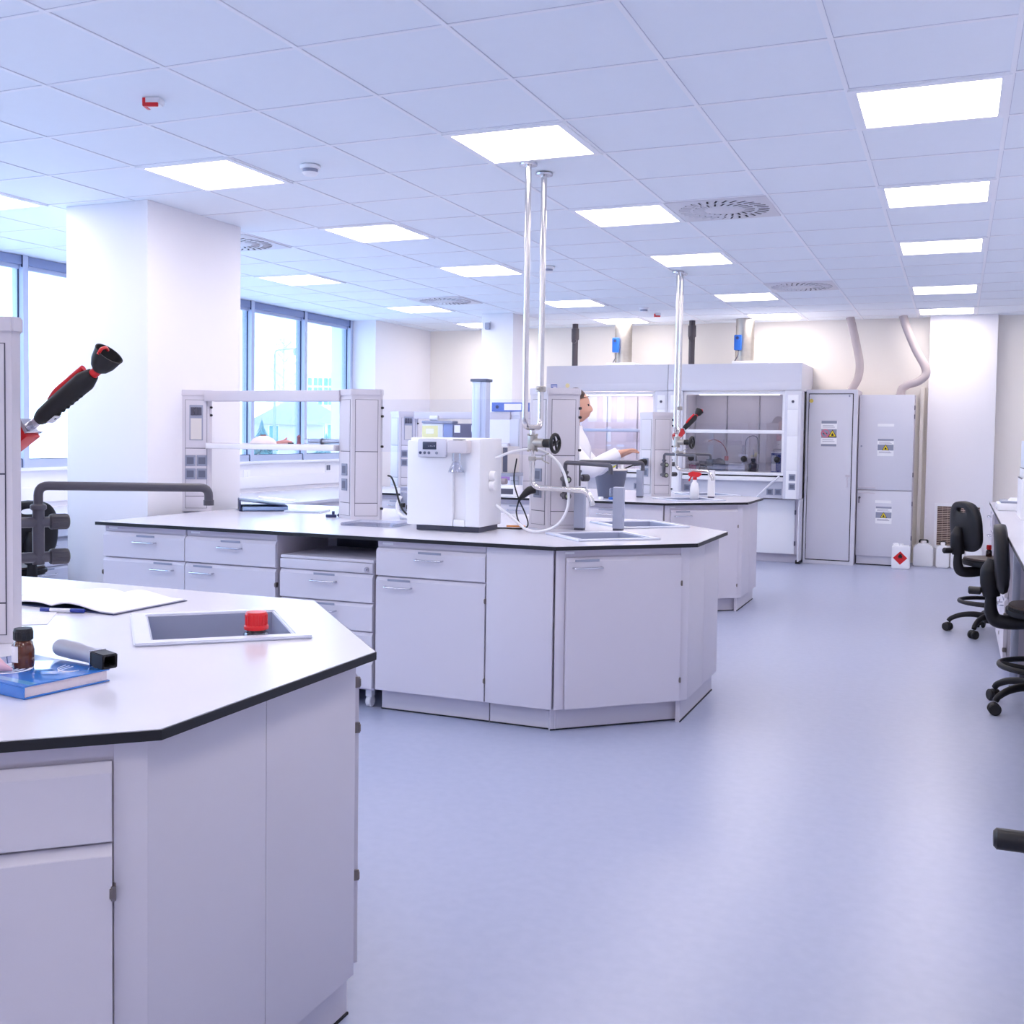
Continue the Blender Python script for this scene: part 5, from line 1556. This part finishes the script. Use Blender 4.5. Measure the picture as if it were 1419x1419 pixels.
# local frame: facing +x, left is +y
def finger(base, d, L, r=.0085, curl=.35):
    b = Vector(base); d = Vector(d).normalized(); dn = Vector((0, 0, -1))
    out = [(*b, r * 1.1)]
    p = b
    for k, f in enumerate((.45, .32, .23)):
        d = (d + dn * curl * (.5 + .5 * k)).normalized()
        p = p + d * L * f
        out.append((*p, r * (1 - .08 * k)))
    return out
ch = []
ch.append([(0, 0, .92, .115), (.0, 0, 1.05, .112), (.01, 0, 1.20, .120), (.015, 0, 1.34, .118), (.02, 0, 1.43, .075), (.035, 0, 1.50, .050), (.05, 0, 1.555, .056)])
for sg in (1, -1):
    y = .092 * sg
    ch.append([(0, 0, .92, .115), (0, y, .86, .088), (.02, y * 1.05, .48, .056), (.0, y * 1.05, .28, .052), (-.015, y * 1.05, .09, .040), (.02, y * 1.1, .045, .038), (.10, y * 1.25, .032, .034), (.16, y * 1.3, .026, .026)])
hands = {1: ((.35, .12, 1.255), (.435, .10, 1.285)), -1: ((.35, -.15, 1.27), (.435, -.13, 1.30))}
for sg in (1, -1):
    e = (.19, .235 * sg, 1.165)
    w, h = hands[sg]
    ch.append([(.015, 0, 1.34, .118), (.01, .13 * sg, 1.385, .058), (.01, .185 * sg, 1.365, .052), (.09, .215 * sg, 1.26, .044), (*e, .041), ((e[0] + w[0]) / 2, (e[1] + w[1]) / 2, (e[2] + w[2]) / 2 + .005, .037), (*w, .027), ((w[0] + h[0]) / 2, (w[1] + h[1]) / 2, (w[2] + h[2]) / 2, (.034, .020)), (*h, (.036, .016))])
    dh = (Vector(h) - Vector(w)).normalized()
    sd = Vector((0, 0, 1)).cross(dh).normalized()
    for k, (o_, L) in enumerate(((-.030, .062), (-.010, .074), (.011, .070), (.031, .056))):
        b_ = Vector(h) + sd * o_ * sg + dh * .012
        f = finger(b_, dh, L)
        ch.append([(*h, (.036, .016))] + f)
    tb = Vector(w) + dh * .035 - sd * .03 * sg
    ch.append([((w[0] + h[0]) / 2, (w[1] + h[1]) / 2, (w[2] + h[2]) / 2, (.034, .020)), (*tb, .012), (*(tb + dh * .03 - sd * .018 * sg), .0105), (*(tb + dh * .058 - sd * .018 * sg), .009)])
body = skin_body('b', ch, 'skin', person)
# head: shaped from a ball, fused into the same mesh
hb = bmesh.new()
bmesh.ops.create_uvsphere(hb, u_segments=32, v_segments=24, radius=1)
for v in hb.verts:
    x, y, z = v.co
    w_ = 1 - .22 * max(0, -z) ** 1.5
    fx = x * .098 * (1 - .10 * max(0, -z)) + (.012 if z < -.2 else 0) * max(0, x)
    if x > .6 and abs(y) < .22 and -.35 < z < .12:
        fx += .022 * (1 - abs(y) / .22) * (1 - abs(z + .14) / .27)
    if x > .6 and abs(y) < .35 and -.62 < z < -.48:
        fx += .006
    if x > .7 and .18 < abs(y) < .5 and .02 < z < .2:
        fx -= .008
    fy = y * .074 * w_
    if abs(y) > .93 and -.3 < z < .2 and abs(x) < .35:
        fy += math.copysign(.016, y)
    v.co = (fx + .062, fy, z * .118 + 1.612)
body._merge(hb, 0, None)
part('body', body, 'skin', person)
for sg in (1, -1):
    part('eye', MB().ball((.148, .027 * sg, 1.622), .0085, n=10), 'slot', person)
hr = bmesh.new()
bmesh.ops.create_uvsphere(hr, u_segments=28, v_segments=20, radius=1)
for v in hr.verts:
    x, y, z = v.co
    cut = .25 if x > .25 else -1.1
    zz = z
    if x > .35:
        zz = max(z, .30 + .3 * (x - .35))
    k = .90 if x < .3 else 1
    v.co = (x * .108 * k + .052 - (.012 if x > .3 else 0), y * .083, (zz if x > .1 else max(zz, -.85)) * .128 + 1.622)
q = MB(); q._merge(hr, 0, None)
q.ball((-.065, 0, 1.60), .045, (1, 1, 1.2), 14)
part('hair', q, 'hair', person)
ct = MB()
rings = [(.60, -.005, .175, .222), (.75, -.005, .168, .218), (.90, -.002, .158, .212), (1.02, .0, .146, .190), (1.12, .006, .146, .186), (1.24, .012, .152, .200), (1.33, .014, .150, .205), (1.385, .015, .128, .185), (1.42, .018, .104, .130), (1.448, .024, .084, .090), (1.475, .028, .076, .078)]
tb_ = bmesh.new()
vr = []
for z, cx, rx, ry in rings:
    vr.append([tb_.verts.new((cx + rx * math.cos(2 * math.pi * k / 40), ry * math.sin(2 * math.pi * k / 40), z)) for k in range(40)])
for p0, p1 in zip(vr, vr[1:]):
    for k in range(40):
        tb_.faces.new((p0[k], p0[(k + 1) % 40], p1[(k + 1) % 40], p1[k]))
tb_.faces.new(vr[0])
ct._merge(tb_, 0, None)
for sg in (1, -1):
    e = (.19, .235 * sg, 1.165)
    w, h = hands[sg]
    m_ = [w[k] * .72 + h[k] * .28 for k in range(3)]
    ct.tube([(.008, .09 * sg, 1.375), (.01, .155 * sg, 1.372), (.022, .195 * sg, 1.335), (.09, .222 * sg, 1.255), e, ((e[0] + w[0]) / 2, (e[1] + w[1]) / 2, (e[2] + w[2]) / 2), m_], [.072, .080, .076, .064, .060, .053, .046], 18)
ct.tube([(.176, 0, .61), (.169, 0, .75), (.159, 0, .90), (.149, 0, 1.02), (.155, 0, 1.12), (.167, 0, 1.24), (.166, 0, 1.33)], .004, 8)
part('lab_coat', ct, 'coat', person, label='white lab coat')
tr = []
for sg in (1, -1):
    y = .092 * sg
    tr.append([(0, 0, .90, .10), (0, y * .9, .82, .084), (.02, y * 1.05, .48, .072), (.0, y * 1.05, .28, .068), (-.012, y * 1.05, .10, .062)])
part('trousers', skin_body('t', tr, 'trous', person), 'trous', person)
for sg in (1, -1):
    y = .092 * sg
    part('shoe', MB().tube([(-.065, y * 1.05, .045), (-.03, y * 1.08, .052), (.04, y * 1.12, .050), (.11, y * 1.25, .040), (.165, y * 1.3, .034), (.195, y * 1.32, .030)], [.035, .046, .046, .042, .036, .018], 14), 'white', person)
# ------------------------------------------------------------------ outside the windows
GZ = -.6
struct('ground', MB().box(-420, -7.6, -200, 420, GZ - .2, GZ), mat('snowy_ground', '#f0f2f8', .9, mottle=.06, scale=.1))
def house(label, x, y, rz, w, d, h, roof, wallm, roofm):
    t = thing('house', label, 'house', (x, y, GZ), rz, group='houses outside the windows')
    part('walls', MB().box(-w / 2, w / 2, -d / 2, d / 2, 0, h), wallm, t)
    part('roof', MB().prism([(-w / 2 - .5, h - .1), (w / 2 + .5, h - .1), (w / 2 + .5, h + .1), (0, h + roof), (-w / 2 - .5, h + .1)], -d / 2 - .5, d / 2 + .5, X=Matrix.Rotation(R(90), 4, 'X')), roofm, t)
    for k, xx in enumerate((-w * .28, w * .02, w * .3)):
        for zz in (h * .28, h * .70):
            o = part('window', MB().box(xx - .5, xx + .5, -d / 2 - .06, -d / 2 - .002, zz - .7, zz + .7), 'white', t)
            part('pane', MB().box(xx - .42, xx - .03, -d / 2 - .08, -d / 2 - .061, zz - .62, zz + .62).box(xx + .03, xx + .42, -d / 2 - .08, -d / 2 - .061, zz - .62, zz + .62), outw, o)
    part('chimney', MB().box(w * .12, w * .12 + .6, -.3, .3, h + roof * .4, h + roof + .5), wallm, t)
outw = mat('outside_pane', '#5f9ab2', .2)
pale = mat('pale_render', '#c2c3ce', .9, mottle=.12, scale=1)
pale2 = mat('white_render', '#e4e4ec', .9, mottle=.05, scale=2)
rf = mat('grey_roof', '#a4abbd', .8, mottle=.1, scale=3)
house('grey house with pitched roof seen low through the middle far window pane', -60.9, 93.6, R(33), 9, 8, 2.9, 2.9, pale, rf)
house('pale gabled house seen low through the farthest window pane', -50.5, 84, R(33), 2.6, 5, 3.0, 1.6, pale2, rf)
t = thing('office_block', 'white office block with a grid of blue windows behind the houses', 'building', (-132, 215, GZ), R(32))
part('walls', MB().box(-14, 16, -6, 6, 0, 15.5), pale2, t)
for k in range(5):
    for zz in (9.2, 11.3, 13.4):
        x = -5.0 + k * 2.3
        o = part('window', MB().box(x - 1.05, x + 1.05, -6.06, -6.002, zz - .95, zz + .95), 'white', t)
        part('pane', MB().box(x - .95, x - .08, -6.09, -6.061, zz - .85, zz + .85).box(x + .08, x + .95, -6.09, -6.061, zz - .85, zz + .85), outw, o)
t = thing('street_lamp', 'grey street lamp with a long arm seen through the far windows', 'street lamp', (-46, 67.3, GZ), R(23))
lampm = mat('lamp_post_grey', '#8c9cac', .5)
part('post', MB().cyl((0, 0, 0), (0, 0, 3.9), .13, 14).cyl((0, 0, 3.9), (0, 0, 7.7), .07, 14), lampm, t)
part('arm', MB().tube([(0, 0, 7.65), (.05, 0, 7.9), (.3, 0, 8.03), (1.65, 0, 8.15)], .05, 10), lampm, t)
part('lamp_head', MB().tube([(1.4, 0, 8.1), (1.45, 0, 7.95), (1.46, 0, 7.65)], [.08, .16, .08], 10), lampm, t)
leafm = mat('bare_twigs', '#b9bdca', .9, mottle=.2, scale=2)
firm = mat('fir_green', '#5c969e', .9, mottle=.25, scale=3)
def fir(label, x, y, h, r):
    t = thing('fir_tree', label, 'tree', (x, y, GZ), group='trees outside the windows')
    part('trunk', MB().cyl((0, 0, 0), (0, 0, h * .9), .12, 10, r2=.03), 'dgrey', t)
    m_ = MB()
    rnd = random.Random(int(x * 7 + y))
    for k in range(12):
        z = h * (.06 + .84 * k / 12)
        rr = r * (1 - k / 12.5)
        n = 26
        c = Vector((0, 0, z + h * .10))
        for q in range(n):
            a = 2 * math.pi * q / n + rnd.random() * .3
            e = rr * (.6 + .5 * rnd.random())
            b_ = Vector((math.cos(a) * e, math.sin(a) * e, z - .1 - .2 * rnd.random()))
            s_ = Vector((-math.sin(a), math.cos(a), 0)) * e * .09
            m_.poly([c, b_ - s_, b_ + Vector((0, 0, -.08)), b_ + s_])
            m_.poly([c - Vector((0, 0, .12)), b_ + s_, b_ + Vector((0, 0, -.16)), b_ - s_])
    part('branches', m_, firm, t, kind='stuff')
fir('green fir tree in front of the grey house outside', -53.2, 76, 3.4, 1.3)
fir('green fir tree near the right window pane outside', -40.3, 66, 2.3, 1.6)
fir('small green fir tree between the two houses outside', -44.5, 72, 2.2, 1.4)
fir('green fir tree outside the near window beside the column', -58, 50, 3.6, 1.7)
def bare(label, x, y, h):
    t = thing('bare_tree', label, 'tree', (x, y, GZ), group='bare trees outside the windows')
    rnd = random.Random(int(x * 13 + y))
    part('trunk', MB().tube([(0, 0, 0), (.1, 0, h * .3), (-.05, .1, h * .6), (.05, 0, h)], [.2, .16, .1, .03], 8), leafm, t)
    m_ = MB()
    for k in range(70):
        z = h * (.25 + .7 * rnd.random())
        a = rnd.random() * 6.28
        L = h * .34 * (1.15 - z / h) * (.6 + .8 * rnd.random()) + .5
        p = Vector((0, 0, z)); d = Vector((math.cos(a), math.sin(a), .7)).normalized()
        q = p + d * L * .5
        m_.tube([p, q, q + (d + Vector((rnd.uniform(-.5, .5), rnd.uniform(-.5, .5), .2))).normalized() * L * .5], [.05, .03, .012], 5, curve=False)
        for j in range(3):
            m_.tube([q, q + (d + Vector((rnd.uniform(-1, 1), rnd.uniform(-1, 1), .2))).normalized() * L * .4], [.02, .01], 4, curve=False)
    part('branches', m_, leafm, t, kind='stuff')
bare('pale bare tree rising behind the grey house outside', -78, 116, 14)
bare('pale bare tree left of the grey house outside', -86, 110, 12)
bare('pale bare tree behind the gabled house outside', -69, 118, 14.5)
bare('pale bare tree outside the near window', -80, 70, 12)

# ------------------------------------------------------------------ light
wd = bpy.data.worlds.new('sky')
S.world = wd
wd.use_nodes = True
bg = wd.node_tree.nodes['Background']
bg.inputs[0].default_value = (.55, .75, 1.0, 1)
bg.inputs[1].default_value = 4.4
# portals help sampling the sky through the glazing
pl = bpy.data.lights.new('window_portal', 'AREA')
pl.shape = 'RECTANGLE'
pl.size = 12.6
pl.size_y = 1.7
pl.cycles.is_portal = True
po = bpy.data.objects.new('window_portal', pl)
COL.objects.link(po)
po.location = (-7.12, 5.6, 1.93)
po.rotation_euler = (R(90), 0, R(-90))

# ------------------------------------------------------------------ camera
cam = bpy.data.cameras.new('camera')
co = bpy.data.objects.new('camera', cam)
COL.objects.link(co)
cam.sensor_width = 36
cam.sensor_fit = 'HORIZONTAL'
cam.lens = 36 * 1511.0 / 1419
cam.shift_x = (709.5 - 677.85) / 1419
cam.shift_y = (669.45 - 709.5) / 1419
cam.clip_start = .02
cam.clip_end = 400
yaw, pitch, roll = .4049, .0437, .0130
fw = Vector((-math.sin(yaw) * math.cos(pitch), math.cos(yaw) * math.cos(pitch), -math.sin(pitch)))
rt = Vector((math.cos(yaw), math.sin(yaw), 0))
up = rt.cross(fw)
r2 = rt * math.cos(roll) + up * math.sin(roll)
u2 = -rt * math.sin(roll) + up * math.cos(roll)
co.matrix_world = Matrix(((r2.x, u2.x, -fw.x, 0), (r2.y, u2.y, -fw.y, 0), (r2.z, u2.z, -fw.z, 1.395), (0, 0, 0, 1)))
S.camera = co

S.view_settings.view_transform = 'Standard'
S.view_settings.look = 'None'
S.view_settings.gamma = 1
S.view_settings.use_curve_mapping = False
S.view_settings.exposure = 0.43
S.cycles.max_bounces = 8
S.cycles.diffuse_bounces = 5
S.cycles.glossy_bounces = 4
S.cycles.transparent_max_bounces = 12
S.cycles.sample_clamp_indirect = 8
S.cycles.use_denoising = True
S.cycles.caustics_reflective = False
S.cycles.caustics_refractive = False
